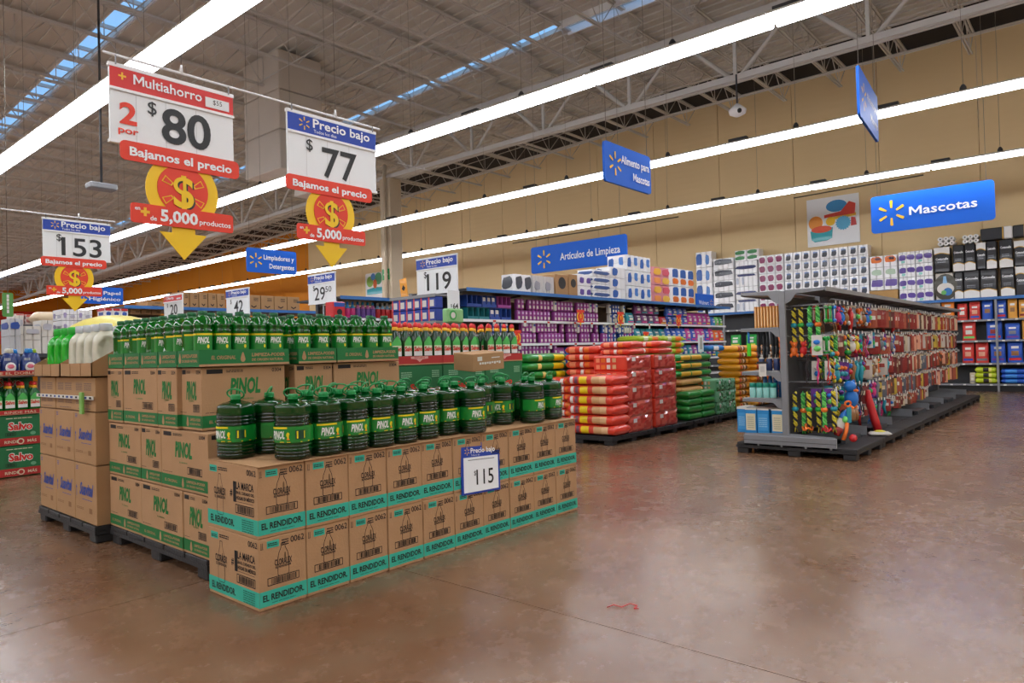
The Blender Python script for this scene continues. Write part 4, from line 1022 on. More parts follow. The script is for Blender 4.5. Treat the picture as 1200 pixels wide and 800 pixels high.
# ================================================================== DISH SOAP DISPLAY BEHIND THE JUGS
YD = 4.50
def small_print(b, f, w, h):
    lines(b, f, w*.12, h*.72, w*.22, h*.14, 3, C((150,200,160))); lines(b, f, w*.76, h*.70, w*.16, h*.18, 4, C((150,200,160))); b.rect(f, w*.36, w*.60, h*.02, h*.28, kraft); barcode(b, f, w*.37, h*.03, w*.2, h*.22, ink, n=6, d=.002)
    b.text('Salvo', f, w*.5, h*.40, h*.16, red, al='c', w=w*.4, bold=.03, d=.002)
dc = carton(.545, .36, .36, cgreen, front=small_print).mesh('soap_carton')
for i in range(3):
    for lv in range(3):
        o = ob('soap_carton', dc, None, (3.74+.275+.55*i, YD+.18, .125+lv*.362), 0); tag(o, 'green dish soap carton behind the jugs, %s layer, %s from the left' % (RN[lv], ORD[i]), 'carton', 'dish soap cartons behind the jugs')
pallet('black_pallet', 3.72, 5.42, YD, YD+.9, .122, 'black pallet under the dish soap display', 5)
for i in range(3):
    for lv in range(3):
        o = ob('soap_carton', dc, None, (3.74+.275+.55*i, YD+.18+.365, .125+lv*.362), 0); tag(o, 'green dish soap carton in the rear of the display', 'carton', 'rear dish soap cartons')
def tprint(b, f, w, h):
    b.poly(f, [(w*.32,h*.95),(w*.68,h*.95),(w*.68,h*.70),(w*.56,h*.62),(w*.5,h*.30),(w*.44,h*.62),(w*.32,h*.70)][::-1], C((226,170,160)), .002); b.text('ESCUDO', f, w*.5, h*.72, h*.18, cred, al='c', w=w*.3, bold=.02, d=.003)
tm = tray(.545, .36, .075, cred, tprint).mesh('display_tray')
for i in range(3):
    o = ob('display_tray', tm, None, (3.74+.275+.55*i, YD+.18, 1.213)); tag(o, 'red tray of dish soap bottles behind the jugs, %s from the left' % ORD[i], 'tray', 'red dish soap trays')
    o = ob('display_tray', tm, None, (3.74+.275+.55*i, YD+.18+.37, 1.213)); tag(o, 'red tray in the second row of the dish soap display', 'tray', 'rear red dish soap trays')
k = 0
for j in range(4):
    for i in range(14):
        x = 3.80+.116*i+(.05 if j % 2 else 0)
        if j == 0 and i in (9,): continue
        if x > 5.34: continue
        k += 1
        SBt.put((x, YD+.06+.135*j+(.06 if j > 1 else 0), 1.222), random.uniform(-.15, .15), 'red-capped dark green soap bottle, %s' % ('front row, %s from the left' % ORD[i] if j == 0 else 'standing in the rows behind the front one'), 'bottle', 'dish soap bottles, front row' if j == 0 else 'dish soap bottles, rear rows', scale=1.25)
# open carton leaning on the display
e = ob('open_carton', None, None, (4.13, 3.98, 1.145), (radians(4), radians(-3), radians(-8))); tag(e, 'small plain carton lying tilted on the green jugs', 'carton')
b = MB().cbox(0, .34, 0, .26, 0, .145, kraft_b, .004); fr = Fr((0,0,0), X_, Z_)
ob('body', b, e); t = MB()
for i in range(9): t.rect(fr, .07+.026*i, .09+.026*i, .055+.005*sin(i*3), .072, tapewhite, .002)
t.rect(fr, .20, .29, .10, .108, tapewhite, .002); t.rect(fr, .05, .10, .085, .12, tapewhite, .002)
ob('shipping_tape', t, e)
# ================================================================== BAGGED GOODS ON PALLETS
def bag(name, L, W, H, base, side=None, end=None, top=None, seed=0, ax='y', nu=16, nv=24, wob=.012):
    """side(u,v): material by position; v around the section, v~.5 faces -X, ~.75 faces the floor"""
    def mf(u, v):
        a = (v % 1)*2*pi
        if side and .82*pi < a < 1.20*pi and .05 < u < .95:
            r = side(1-u)
            if r: return r
        if top and abs(a-pi/2) < .62:
            r = top(u)
            if r: return r
        return base
    return MB().pillow(L, W, H, nu, nv, mf, seed=seed, ax=ax, wob=wob)
bred = C((226,66,44), .32, .4); bdred = C((190,44,34), .35, .4); btan = C((222,170,120), .5); byel = C((246,214,20), .4); bpurple = C((120,70,90), .4); bwhite = C((238,228,220), .4)
bgreen = C((30,140,52), .3, .4); bamber = C((232,176,40), .4); bgold = C((236,160,30), .35, .4); blime = C((176,206,44), .35, .3); borange = C((240,120,40), .35, .3)
def s_red(u): return bwhite if .10 < u < .18 else bpurple if .19 < u < .28 else byel if .29 < u < .46 else btan if .58 < u < .74 else C((236,190,140), .5) if .74 <= u < .86 else None
def t_red(u): return C((90,50,50)) if .3 < u < .42 else C((238,110,60)) if .42 < u < .60 else None
redb = [bag('b', .78, .46, .145, bred, s_red, top=t_red, seed=s, nu=30, wob=.010).mesh('bag') for s in range(3)]
# pallets run along X
for i, (a, b_) in enumerate(((7.98,9.15),(9.19,10.36),(10.40,11.3),(11.34,12.3))):
    pallet('black_pallet', a, b_, 5.12, 6.25, .125, 'black pallet under the bagged pet food, %s from the near end' % ORD[i], 5, 'y')
for k in range(6):
    o = ob('pet_food_bag', redb[k % 3], None, (8.22+random.uniform(-.01,.01), 5.50+random.uniform(-.012,.012), .125+k*.137), radians(random.uniform(-1,1))); tag(o, 'red pet food bag with yellow side label in the near stack, %s from the bottom' % ORD[k], 'bag', 'red bags in the near stack')
# shrink-wrapped red bundles: columns of five, crinkled clear film
filmm = C((214,92,78), .18, .8); film2 = C((196,60,52), .2, .8)
def bundle(seed, w=.66, d=.60, h=.215):
    R = random.Random(seed); b = MB()
    n, m_ = 9, 6; vs = []; fs = []; ms = []
    # crinkled front grid
    for j in range(m_+1):
        for i in range(n+1):
            e = .018 if (i in (0, n) or j in (0, m_)) else 0
            vs.append((-w/2+w*i/n, -d/2+e+R.uniform(-.007, .007), h*j/m_*.99))
    for j in range(m_):
        for i in range(n):
            fs.append((j*(n+1)+i, j*(n+1)+i+1, (j+1)*(n+1)+i+1, (j+1)*(n+1)+i)); ms.append(R.choice([filmm, filmm, film2]))
    b.add(vs, fs, ms)
    b.cbox(-w/2+.004, w/2-.004, -d/2+.02, d/2, 0, h-.002, bred, .02)
    b.box(-w*.38, -w*.24, -d/2-.012, -d/2-.009, h*.62, h*.88, bwhite)
    f = Fr((-w/2+.004, d/2, 0), (0,-1,0), Z_)
    for j in range(2):
        y = h*(.12+.45*j); q = d*.08
        for a, c, mm in ((.10,.2,C((250,150,110))),(.24,.36,borange),(.40,.5,bwhite),(.56,.66,btan)): b.rect(f, d*a, d*c, y, y+h*.28, mm, .006)
    return b
bun = [bundle(s).mesh('bundle') for s in range(4)]
xs = (8.80, 9.56)
for c, x in enumerate(xs):
    for k in range(5):
        o = ob('wrapped_bundle', bun[(c*2+k) % 4], None, (x, 5.44, .125+k*.217)); tag(o, 'shrink-wrapped bundle of red bags in the %s column, %s from the bottom' % (('left', 'right')[c], ORD[k]), 'bundle', 'shrink-wrapped red bundles')
fb = [bag('f', .62, .40, .12, bred, lambda u: (C((250,150,110)) if .15 < u < .3 else bwhite if .45 < u < .55 else borange if .6 < u < .72 else None), top=lambda u: C((120,60,50)) if .3 < u < .6 else None, seed=s+20, nu=22).mesh('bag') for s in range(3)]
# behind the near stack: more red bags rising in steps
for c, (x, y, n, z0) in enumerate(((8.28,6.02,7,.125),(8.80,6.03,11,.125),(9.45,6.03,11,.125),(10.0,6.0,9,.125))):
    for k in range(n):
        o = ob('pet_food_bag', fb[(k+c) % 3], None, (x+random.uniform(-.01,.01), y, z0+k*.112), radians(random.uniform(-1.2,1.2)))
        tag(o, 'red bag in the rear stacks, %s stack from the left, %s from the bottom' % (ORD[c], ORD[k]), 'bag', 'red bags in the rear stacks')
for k, (x, y) in enumerate(((8.72,5.40),(9.10,5.42),(9.50,5.38),(9.75,5.44))):
    for q in range(2 if k != 1 else 1):
        o = ob('pet_food_bag', fb[(k+q) % 3], None, (x, y, 1.215+.10*q), radians(88+random.uniform(-4,4)) if k % 2 else radians(random.uniform(-4,4)), scale=(.9,.85,.8)); tag(o, 'loose red bag lying on top of the wrapped bundles, %s from the left%s' % (ORD[k], ', upper' if q else ''), 'bag', 'red bags on top of the bundles')
# green stack left of the red bags
def s_gr(u): return bamber if .45 < u < .80 else bred if .80 <= u < .86 else None
gb = [bag('g', .86, .5, .135, bgreen, lambda u: C((240,214,120)) if .24 < u < .34 else byel if .62 < u < .86 else None, top=lambda u: C((120,180,70)) if .2 < u < .6 else None, seed=s+40, nu=24).mesh('bag') for s in range(3)]
pallet('black_pallet', 7.75, 9.0, 6.43, 6.92, .125, 'black pallet under the green bags left of the red stack', 5)
for k in range(9):
    tall = k > 6
    o = ob('pet_food_bag', gb[k % 3], None, (8.40+(.0 if not tall else -.06)-.02*(k%2), 6.68, .125+k*.126), radians(90+random.uniform(-1.5,1.5)), scale=(1,1.15 if tall else 1,1)); tag(o, 'glossy green pet food bag left of the red stack, %s from the bottom' % ORD[k], 'bag', 'green bags in the left stack')
# right of the bundles: green with amber panels, dark green bags in front
ga = [bag('ga', .82, .42, .115, bgreen, lambda u: None if .46 < u < .52 else bamber if .06 < u < .94 else None, seed=s+60, nu=20).mesh('bag') for s in range(2)]
gs_ = [bag('gs', .48, .40, .115, bgreen, None, seed=s+70, nu=14).mesh('bag') for s in range(3)]
tn = bag('tn', .82, .42, .115, C((206,150,84)), lambda u: C((226,170,104)) if abs(u-.5) > .02 else bgreen, seed=66, nu=20).mesh('bag')
for k in range(8):
    o = ob('pet_food_bag', tn if k in (3, 4) else ga[k % 2], None, (10.92, 5.60, .125+k*.135), radians(90+random.uniform(-1,1))); tag(o, '%s bag right of the red bundles, %s from the bottom' % ('tan' if k in (3,4) else 'green and amber', ORD[k]), 'bag', 'green and amber bags')
for k in range(8):
    o = ob('pet_food_bag', gs_[k % 3], None, (11.60, 5.66, .125+k*.135), radians(90+random.uniform(-2,2))); tag(o, 'green bag right of the amber panelled stack, %s from the bottom' % ORD[k], 'bag', 'green bags behind the low stacks')
for c, x in enumerate((10.55, 11.05)):
    for k in range(4):
        o = ob('pet_food_bag', gs_[(k+c) % 3], None, (x, 5.28-.0*c, .125+k*.115), radians(90+random.uniform(-3,3)), scale=(.6,.95,1)); tag(o, 'dark green bag in the low front stack, %s column, %s from the bottom' % (('left','right')[c], ORD[k]), 'bag', 'low dark green stacks')
wrapg = C((110,170,130), .2, .8)
for c, x in enumerate((11.58, 11.98)):
    for k in range(3):
        b = bundle(90+c*3+k, .38, .40, .2); me = b.mesh('bundle')
        for i, mm in enumerate(me.materials):
            if mm in (filmm, bred): me.materials[i] = wrapg
            if mm == film2: me.materials[i] = C((60,130,76), .2, .8)
        o = ob('wrapped_bundle', me, None, (x, 5.36, .125+k*.202)); tag(o, 'clear-wrapped bundle of green bags, %s column, %s from the bottom' % (('left','right')[c], ORD[k]), 'bundle', 'clear-wrapped green bundles')
# yellow stacks
gm = [bag('y', .50, .44, .125, bgold, lambda u: C((70,40,30)) if .25 < u < .38 or .55 < u < .7 else bwhite if .40 < u < .52 else C((206,70,40)) if u < .16 else None, seed=s+80, nu=22).mesh('bag') for s in range(3)]
pallet('black_pallet', 12.5, 14.6, 5.0, 6.1, .125, 'black pallet under the golden bags', 5, 'y', (4,3))
for c, (x, n) in enumerate(((12.85, 10), (13.45, 10), (14.05, 10))):
    for k in range(n):
        o = ob('pet_food_bag', gm[(k+c) % 3], None, (x+random.uniform(-.02,.02), 5.40+.1*(c==0)+random.uniform(-.02,.02), .125+k*.118), radians(90+random.uniform(-3,3))); tag(o, 'golden yellow bag, %s stack from the left, %s from the bottom' % (ORD[c], ORD[k]), 'bag', 'golden yellow bags')
# lime bags and small white sign on top, behind
lm = bag('l', .9, .5, .13, blime, lambda u: borange if .55 < u < .8 else C((240,240,200)) if .2 < u < .35 else None, seed=91, nu=22).mesh('bag')
pallet('black_pallet', 10.9, 12.7, 6.36, 6.92, .125, 'black pallet of the lime bags behind', 5)
for k in range(12):
    for c, x in enumerate((11.35, 12.25)):
        o = ob('pet_food_bag', lm, None, (x, 6.64, .125+k*.117), radians(90+random.uniform(-2,2)), scale=(1,.92,.95)); tag(o, 'lime green bag in the %s rear stack, %s from the bottom' % (('left','right')[c], ORD[k]), 'bag', 'lime green bags')
a = aty(812, 410, 6.0); o = ob('placard', MB().slab(Fr((0,0,0), X_, Z_), [(0,0),(.20,0),(.20,.30),(0,.30)], whitepaper, -.01, 0).rect(Fr((0,0,0), X_, Z_), .05, .15, .05, .26, C((190,186,176)), .002), None, (aty(811,412,5.75).x, 5.62, 1.21)); tag(o, 'small white placard standing on the green and amber bags', 'placard')
o = ob('pet_food_bag', bag('bb', .34, .26, .11, C((40,120,190)), lambda u: bwhite if .3 < u < .6 else None, seed=95).mesh('bag'), None, (aty(832,405,5.6).x, 5.55, 1.215), radians(60)); tag(o, 'blue and white bag leaning beside the placard', 'bag')
# orange bags beyond the golden ones
om = bag('o', .5, .4, .13, borange, lambda u: bwhite if .3 < u < .5 else None, seed=97).mesh('bag')
pallet('black_pallet', 14.75, 15.95, 4.9, 5.9, .125, 'black pallet under the orange bags', 4, 'y')
for c, x in enumerate((15.1, 15.6)):
    for k in range(11):
        o = ob('pet_food_bag', om, None, (x, 5.2, .125+k*.122), radians(90+random.uniform(-4,4))); tag(o, 'orange bag beyond the golden stacks, %s column, %s from the bottom' % (('left','right')[c], ORD[k]), 'bag', 'orange bags')
# ================================================================== PET TOY GONDOLA
GY0, GY1, GYC = 2.15, 3.52, 2.93
for i in range(8):
    pallet('black_pallet', 8.24+i*1.18, 8.24+i*1.18+1.165, GY0, GY1, .132, 'black plastic pallet carrying the pet toy gondola, %s from the near end' % ORD[i], 5, 'x', (3,3))
g = ob('toy_gondola', None, None, (8.3, GYC, .132)); tag(g, 'long grey double-sided gondola of hanging pet toys and treats', 'gondola')
GL = 9.3; zt_ = 1.93-.132
tagm = mat('price_tag_white', (232,230,222), .5)
for i in range(8):
    x = i*GL/7; ob('upright', MB().cbox(x-.02, x+.03, -.035, .035, 0, zt_, steel, .004), g)
    for s in (-1, 1):
        fr = Fr((x, 0, 0), (0, s, 0), Z_); w_ = .50
        ob('base_bracket', MB().slab(fr, [(.03,.0),(w_,.0),(w_,.11),(.03,.13)] if s > 0 else [(.03,.0),(w_+.04,0),(w_+.04,.11),(.03,.13)], steel, -.008, .008), g)
        fr2 = Fr((x+.005, 0, zt_-.16), (0, s, 0), Z_)
        ob('top_bracket', MB().slab(fr2, [(.02,0),(.10,.04),(.16,.12),(.47,.14),(.47,.16),(.02,.16)], steel, -.006, .006), g)
for i in range(7):
    x = i*GL/7; L_ = GL/7
    ob('back_panel', MB().box(x+.03, x+L_-.02, -.012, .012, .10, zt_-.06, steel_d), g)
    for s in (-1, 1):
        a, b_ = sorted((s*.03, s*.49))
        ob('top_shelf', MB().cbox(x+.005, x+L_-.005, a, b_, zt_-.012, zt_+.012, steel, .003).box(x+.005, x+L_-.005, s*.49-.006, s*.49+.006, zt_-.03, zt_+.02, steel), g)
    if i in (0,1,3,4,5): ob('base_shelf', MB().box(x+.36, x+L_*.75, -.50, -.04, .04, .055, steel_d).box(x+.36, x+L_*.75, -.55, -.50, .0, .055, steel_d), g)
    ob('base_shelf', MB().box(x+.0, x+L_-.01, .04, .50, .09, .105, steel_d), g)
ob('kick_plate', MB().cbox(-.06, -.03, -.57, .49, -.03, .10, steel, .004).box(-.065, -.06, -.57, .49, .035, .04, steel_d), g)
# cross bars at the near end that carry the rope toys
bars = [(1.755,.02,.47),(1.715,.02,.47),(1.40,.02,.52),(1.215,.02,.47),(1.18,.02,.47),(.86,.02,.5)]
for z, a, b_ in bars: ob('cross_bar', MB().tube([(.12, -a, z-.132), (.12, -b_, z-.132)], .007, steel, 6).tube([(-.0, -.03, z-.132), (.12, -.03, z-.132)], .006, steel, 5), g)
hookb = MB().tube([(0, -.012, 0), (0, -.43, -.01)], .004, steel, 5).tube([(0,-.43,-.01),(0,-.445,.02)], .004, steel, 5).box(-.018, .018, -.452, -.448, -.022, .018, tagm)
hookm = hookb.mesh('hook')
tiers = [(1.80, 'top'), (1.44, 'second'), (1.10, 'third'), (.78, 'fourth'), (.50, 'lowest')]
# --- what hangs there
def rope(c1, c2, ballc, L_=.40):
    b = MB()
    for k, c in enumerate((c1, c2, c1)):
        pts = []
        for i in range(25):
            t = i/24; a = t*2*pi*4+k*2*pi/3; r = .017 if abs(t-.5) > .04 else .012
            pts.append((r*cos(a), r*sin(a), -.03-L_*t))
        b.tube(pts, .013, c, 5)
    for k in range(6): a = k*pi/3; b.tube([(0,0,-.03-L_), (.022*cos(a), .022*sin(a), -.05-L_-.05)], .005, c1 if k % 2 else c2, 4)
    b.tube([(0,0,0),(0,0,-.04)], .006, c2, 4)
    n = MB().ball((0,0,-.03-L_*.5), (.040,.040,.032), ballc, 12, 8)
    return Kit('rope_toy', [('rope', b), ('knot_ball', n)])
Yl, Bk, Gn, Lm, Or, Bl, Tq, Pk, Pu, Rd, Wh, Br, Gy = C((236,218,60)), C((40,36,40)), C((40,170,70)), C((120,220,110)), C((244,120,40)), C((30,120,210)), C((30,150,170)), C((220,50,130)), C((110,50,150)), C((206,36,40)), C((226,222,214)), C((150,104,60)), C((120,124,132))
CN = {Yl:'yellow',Bk:'black',Gn:'green',Lm:'light green',Or:'orange',Bl:'blue',Tq:'teal',Pk:'pink',Pu:'purple',Rd:'red',Wh:'white',Br:'brown',Gy:'grey'}
ry = [rope(Yl, Bk, Tq), rope(Yl, Bk, Gn)]; rg = [rope(Lm, Gn, Tq), rope(Lm, Gn, Or)]
def card(c1, c2, back=Wh):
    b = MB().box(-.05, .05, -.003, .003, -.20, 0, back); t = MB()
    t.ball((0,-.018,-.07), (.032,.018,.024), c1, 10, 6); t.ball((.004,-.018,-.135), (.034,.018,.028), c2, 10, 6)
    return Kit('carded_toy', [('card', b), ('toy', t)])
def plush(c1, c2, s=1):
    b = MB().ball((0,0,-.17*s), (.055*s,.045*s,.075*s), c1, 12, 8); h = MB().ball((0,-.01,-.075*s), (.045*s,.042*s,.042*s), c1, 12, 8)
    e = MB()
    for k in (-1, 1):
        e.ball((k*.038*s,0,-.045*s), (.018*s,.010*s,.028*s), c2, 8, 6); e.ball((k*.045*s,-.01,-.235*s), (.022*s,.028*s,.030*s), c2, 8, 6); e.ball((k*.018*s,-.048*s,-.07*s), .006*s, Bk, 6, 4)
    e.ball((0,-.05*s,-.088*s), (.016*s,.014*s,.011*s), c2, 8, 6)
    return Kit('plush_toy', [('body', b), ('head', h), ('limbs', e), ('loop', MB().tube([(0,0,0),(0,0,-.04*s)], .003, Wh, 4))])
def longplush(c):
    b = MB().tube([(0,0,-.03),(.02,-.02,-.10),(.0,-.02,-.20),(.03,0,-.32)], [.018,.032,.028,.018], c, 8); b.ball((0,-.01,-.05), (.035,.03,.03), c, 10, 6)
    for k in (-1, 1): b.ball((k*.022,-.01,-.03), (.010,.008,.02), Gy, 6, 5)
    return Kit('flat_plush_toy', [('body', b)])
def leash(c):
    b = MB(); P = [(.015*sin(t*.9), .008*cos(t*1.3), -.02-.30*t/10) for t in range(11)]
    b.tube(P, .007, c, 5); b.tube([(p[0]+.02, p[1]-.01, p[2]) for p in P], .007, c, 5); b.tube([(.035*cos(t*pi/5)+.01, 0, -.33-.03*sin(t*pi/5)*1.2) for t in range(10)], .006, c, 5, closed=True)
    k = MB().box(-.018, .018, -.014, -.010, -.07, 0, Bk)
    return Kit('leash', [('strap', b), ('header_card', k)])
def pouch(c, c2, w=.15, h=.25):
    b = MB(); nu, nv = 4, 5; vs = []; fs = []
    for j in range(nv+1):
        for s in (1, -1):
            for i in range(nu+1):
                x = -w/2+w*i/nu; z = -h*j/nv; t = .022*sin(pi*i/nu)*sin(pi*min(1, max(0, (j-.6)/(nv-.9)))) if 0 < j < nv else 0
                vs.append((x, -s*(t+.0012), z))
    r = 2*(nu+1); ms = []
    for j in range(nv):
        for s in (0, 1):
            for i in range(nu):
                a = j*r+s*(nu+1)+i; q = (a, a+1, a+r+1, a+r) if s == 0 else (a+1, a, a+r, a+r+1)
                fs.append(q[::-1]); ms.append(c2 if (j == 2 and 0 < i < nu-1 and s == 0) else c)
    b.add(vs, fs, ms, False)
    return Kit('treat_pouch', [('pouch', b), ('header', MB().box(-w/2, w/2, -.004, .004, -.03, .0, c2))])
def bonetoy(c):
    b = MB().tube([(0,0,-.05),(0,0,-.19)], .016, c, 8)
    for z in (-.045, -.195):
        for k in (-1, 1): b.ball((k*.018,0,z), .024, c, 8, 6)
    return Kit('bone_toy', [('bone', b), ('header_card', MB().box(-.035,.035,.004,.008,-.22,0,Wh))])
def balls(c1, c2):
    b = MB().box(-.04,.04,.0,.004,-.20,0,Gy); t = MB().ball((-.0,-.03,-.07), .03, c1, 10, 7); t2 = MB().ball((.0,-.03,-.14), .03, c2, 10, 7)
    return Kit('ball_pack', [('card', b), ('ball', t), ('ball', t2)])
toys = []
for a, b_ in ((Bl,Lm),(Pu,Gn),(Or,Tq),(Rd,Yl),(Wh,Bl)): toys.append((card(a, b_, random.choice([Wh, Tq, Pu])), '%s and %s carded toy' % (CN[a], CN[b_]), 'toy'))
for a, b_ in ((Gy,Wh),(Br,Wh),(Bl,Or),(Yl,Rd),(Tq,Yl),(Pk,Pu),(Wh,Rd)): toys.append((plush(a, b_, .9), '%s plush toy with %s paws' % (CN[a], CN[b_]), 'plush toy'))
for a in (Rd, Gy, Br, Tq): toys.append((longplush(a), 'long flat %s plush toy' % CN[a], 'plush toy'))
for a in (Pk, Bl, Bk, Rd, Br, Gn): toys.append((leash(a), '%s pet leash' % CN[a], 'leash'))
for a in (Or, Rd, Gn, Wh): toys.append((bonetoy(a), '%s bone toy' % CN[a], 'toy'))
for a, b_ in ((Or,Lm),(Yl,Yl),(Bl,Rd)): toys.append((balls(a, b_), 'pack of %s and %s balls' % (CN[a], CN[b_]), 'toy'))
Dr = C((150,40,36)); Sa = C((226,160,130)); Cr = C((206,190,160)); Ch = C((96,60,44))
Db = C((120,70,50)); Mr = C((110,30,34)); Ru = C((170,80,56))
pcs = [(Dr,Wh,'dark red'),(Mr,Cr,'maroon'),(Sa,Dr,'pink'),(Cr,Db,'cream'),(Ch,Or,'dark brown'),(Ru,Wh,'rust'),(C((200,170,60)),Bk,'mustard'),(Db,Cr,'brown'),(C((90,96,110)),Cr,'slate grey'),(Dr,Cr,'deep red'),(C((200,190,180)),Dr,'pale'),(Ru,Cr,'rust brown')]
pch = [(pouch(a, b_, random.choice((.14,.155,.17))), '%s treat pouch' % n, 'treat pouch') for a, b_, n in pcs]
ropes = [(ry[0],'yellow and black rope toy with teal ball'),(ry[1],'yellow and black rope toy with green ball'),(rg[0],'light green rope toy with teal ball'),(rg[1],'light green rope toy with orange ball')]
# hooks and their goods
cnt = 0
for ti, (z, tn_) in enumerate(tiers):
    x = (.52, .42, .42, .42, 1.15)[ti]; n = 0
    while x < (GL-.05 if ti < 4 else 6.0):
        zz = z+random.uniform(-.01, .01)-.132+(.0 if ti == 0 else random.uniform(-.03, .03))
        ob('hook', hookm, g, (x, 0, zz)); far = x > 3.2+random.uniform(-1.0, 1.0)
        for dep in ((.36, .22) if x < 5.2 else (.36,)):
            pool = pch if far else toys
            kit, nm, ct = random.choice(pool)
            if not far and random.random() < .14: kit, nm, ct = random.choice(pch)
            if not far and x < 1.4 and random.random() < .25: kit = random.choice([bl_ for bl_, _ in ropes]); nm = [q for bl_, q in ropes if bl_ is kit][0]; ct = 'toy'
            dup_ = dep == .22
            if dup_ and not far: kit, nm, ct = last
            cnt += 1
            kit.put((8.3+x, GYC-dep, .132+zz-.008), (radians(random.uniform(-62, -25)) if far else radians(random.uniform(-75, 0))), '%s, %s hook row, %s hook%s' % (nm, tn_, ORD[n], ', behind' if dup_ else ''), ct, 'goods in the %s hook row' % tn_, scale=(1.12 if ti < 4 else .82))
            last = (kit, nm, ct)
            if dup_ is False and not far and random.random() < .25: break
        n += 1; x += (.135 if far else .165)+random.uniform(-.01, .015)
# rope toys at the near end
for k, (dy, kk) in enumerate(((.09,0),(.17,1),(.27,2),(.36,3))):
    ropes[kk][0].put((8.42, GYC-dy, 1.755), radians(k*25), '%s on the upper bar, %s from the post' % (ropes[kk][1], ORD[k]), 'toy', 'rope toys on the upper bar')
for k, (dy, kk, dz) in enumerate(((.07,0,0),(.15,3,-.02),(.23,1,.0),(.32,1,.0),(.40,3,0),(.49,0,.01))):
    ropes[kk][0].put((8.42+.05*(k % 2), GYC-dy, .86-.09+dz), radians(k*40), '%s on the lower bar, %s from the post' % (ropes[kk][1], ORD[k]), 'toy', 'rope toys on the lower bar')
for k, c in enumerate((Gn, Gn, Bl)): bonetoy(c).put((8.46+.03*k, GYC-.44-.035*k, 1.76), radians(20*k), '%s bone toy right of the upper rope toys, %s from the left' % (CN[c], ORD[k]), 'toy', 'bone toys by the rope toys')
card(Bl, Lm).put((8.36, GYC-.36, 1.40), radians(-80), 'large white card with blue and lime toys at the near end', 'toy', None, scale=1.15)
for k in range(3): leash((Bk, Pk, Rd)[k]).put((8.42, GYC-.22-.12*k, 1.20), radians(20*k), '%s pet leash on the near-end bar above the rope toys' % ('black','pink','red')[k], 'leash', None)
for k in range(3): plush(Rd if k else Or, Or, .8).put((8.42, GYC-.08-.11*k, 1.36), radians(-60+30*k), 'red and orange plush toy under the upper rope toys, %s from the post' % ORD[k], 'plush toy', 'red plush toys')
# blue duck with orange beak, brown body below
e = ob('plush_duck', None, None, (9.02, GYC-.52, .80)); tag(e, 'large blue plush duck with orange feet and tan boots low on the gondola', 'plush toy')
ob('head', MB().ball((0,0,-.02), (.085,.07,.07), Bl, 14, 9).ball((.05,-.03,.03), (.02,.02,.03), Bl, 8, 6), e); ob('body', MB().ball((.05,0,-.17), (.095,.08,.11), Bl, 14, 9), e)
ob('beak', MB().ball((-.02,-.075,-.07), (.035,.03,.018), Or, 10, 6), e); ob('feet', MB().ball((-.03,-.02,-.28), (.035,.03,.03), Or, 10, 6).ball((.11,-.02,-.27), (.035,.03,.03), Or, 10, 6), e)
for x in (-.03, .11): ob('boot', MB().lathe([(.03,-.44),(.05,-.42),(.055,-.36),(.040,-.29)], 12, Br, (x,-.01,0)), e)
# things lying on the base near the post
def obx(x, dy, z): return (x, GYC-dy, z)
e = ob('orange_handle_toy', None, None, obx(8.62, .60, .60), (0, 0, radians(-20))); tag(e, 'orange plastic handled toy hanging right of the lower rope toys', 'toy')
ob('ring', MB().tube([(.055*cos(t*pi/8), 0, .03*sin(t*pi/8)) for t in range(16)], .012, Or, 6, closed=True), e); ob('blade', MB().box(-.02, .05, -.006, .006, -.22, -.04, Tq), e)
for k, (x, dy, c) in enumerate(((8.44,.20,Or),(8.42,.42,Rd))):
    e = ob('harness', None, None, obx(x, dy, .262), (0,0,radians(30*k))); tag(e, '%s pet harness lying on the base below the rope toys' % CN[c], 'harness')
    ob('strap', MB().tube([(.08*cos(t*pi/6), .05*sin(t*pi/6), .05+.02*sin(t*2)) for t in range(12)], .012, c, 6, closed=True), e); ob('strap', MB().tube([(-.08,0,.05),(0,.02,.10),(.08,0,.05)], .014, c, 6), e)
e = ob('shark_toy', None, None, obx(8.50, .50, .25), (radians(-15), radians(25), radians(-60))); tag(e, 'white and blue plush fin toy leaning at the base end', 'plush toy')
ob('body', MB().lathe([(.005,.32),(.035,.25),(.055,.15),(.05,.06),(.03,0)], 10, Wh, sy=.5), e); ob('stripe', MB().lathe([(.006,.325),(.037,.26),(.050,.20)], 10, Bl, sy=.6), e); ob('tip', MB().lathe([(.052,.09),(.052,.06),(.032,-.005)], 10, Dr, sy=.6), e)
e = ob('tug_toy', None, None, obx(8.56, .60, .165)); tag(e, 'red ball and striped tug toy lying at the pallet corner', 'toy')
ob('ball', MB().ball((.0,-.06,.05), .045, Rd, 12, 8), e); ob('tail', MB().tube([(-.06,.03,.03),(-.03,0,.14),(0,.0,.22)], .022, Or, 7), e); ob('ball', MB().ball((0,.02,.26), (.03,.03,.04), Lm, 10, 7), e)
for k, x in enumerate((9.9, 10.0)):
    e = ob('flat_plush_toy', MB().tube([(0,0,.0),(0,.04,.15),(.0,.10,.40),(-.02,.10,.52)], [.05,.05,.045,.025], Rd, 8), None, (x, 2.32+.03*k, .16), radians(10*k)); tag(e, 'tall red plush strip standing on the pallets, %s of two' % ('near','far')[k], 'plush toy', 'red plush strips')
e = ob('fallen_pack', None, None, (9.62, 2.24, .134), radians(20)); tag(e, 'white and yellow pack lying on the black pallets', 'toy')
ob('pack', MB().pillow(.26, .14, .05, 8, 10, lambda u, v: Wh, wob=.03), e); ob('label', MB().ball((0,0,.05), (.05,.07,.02), Yl, 8, 5), e)
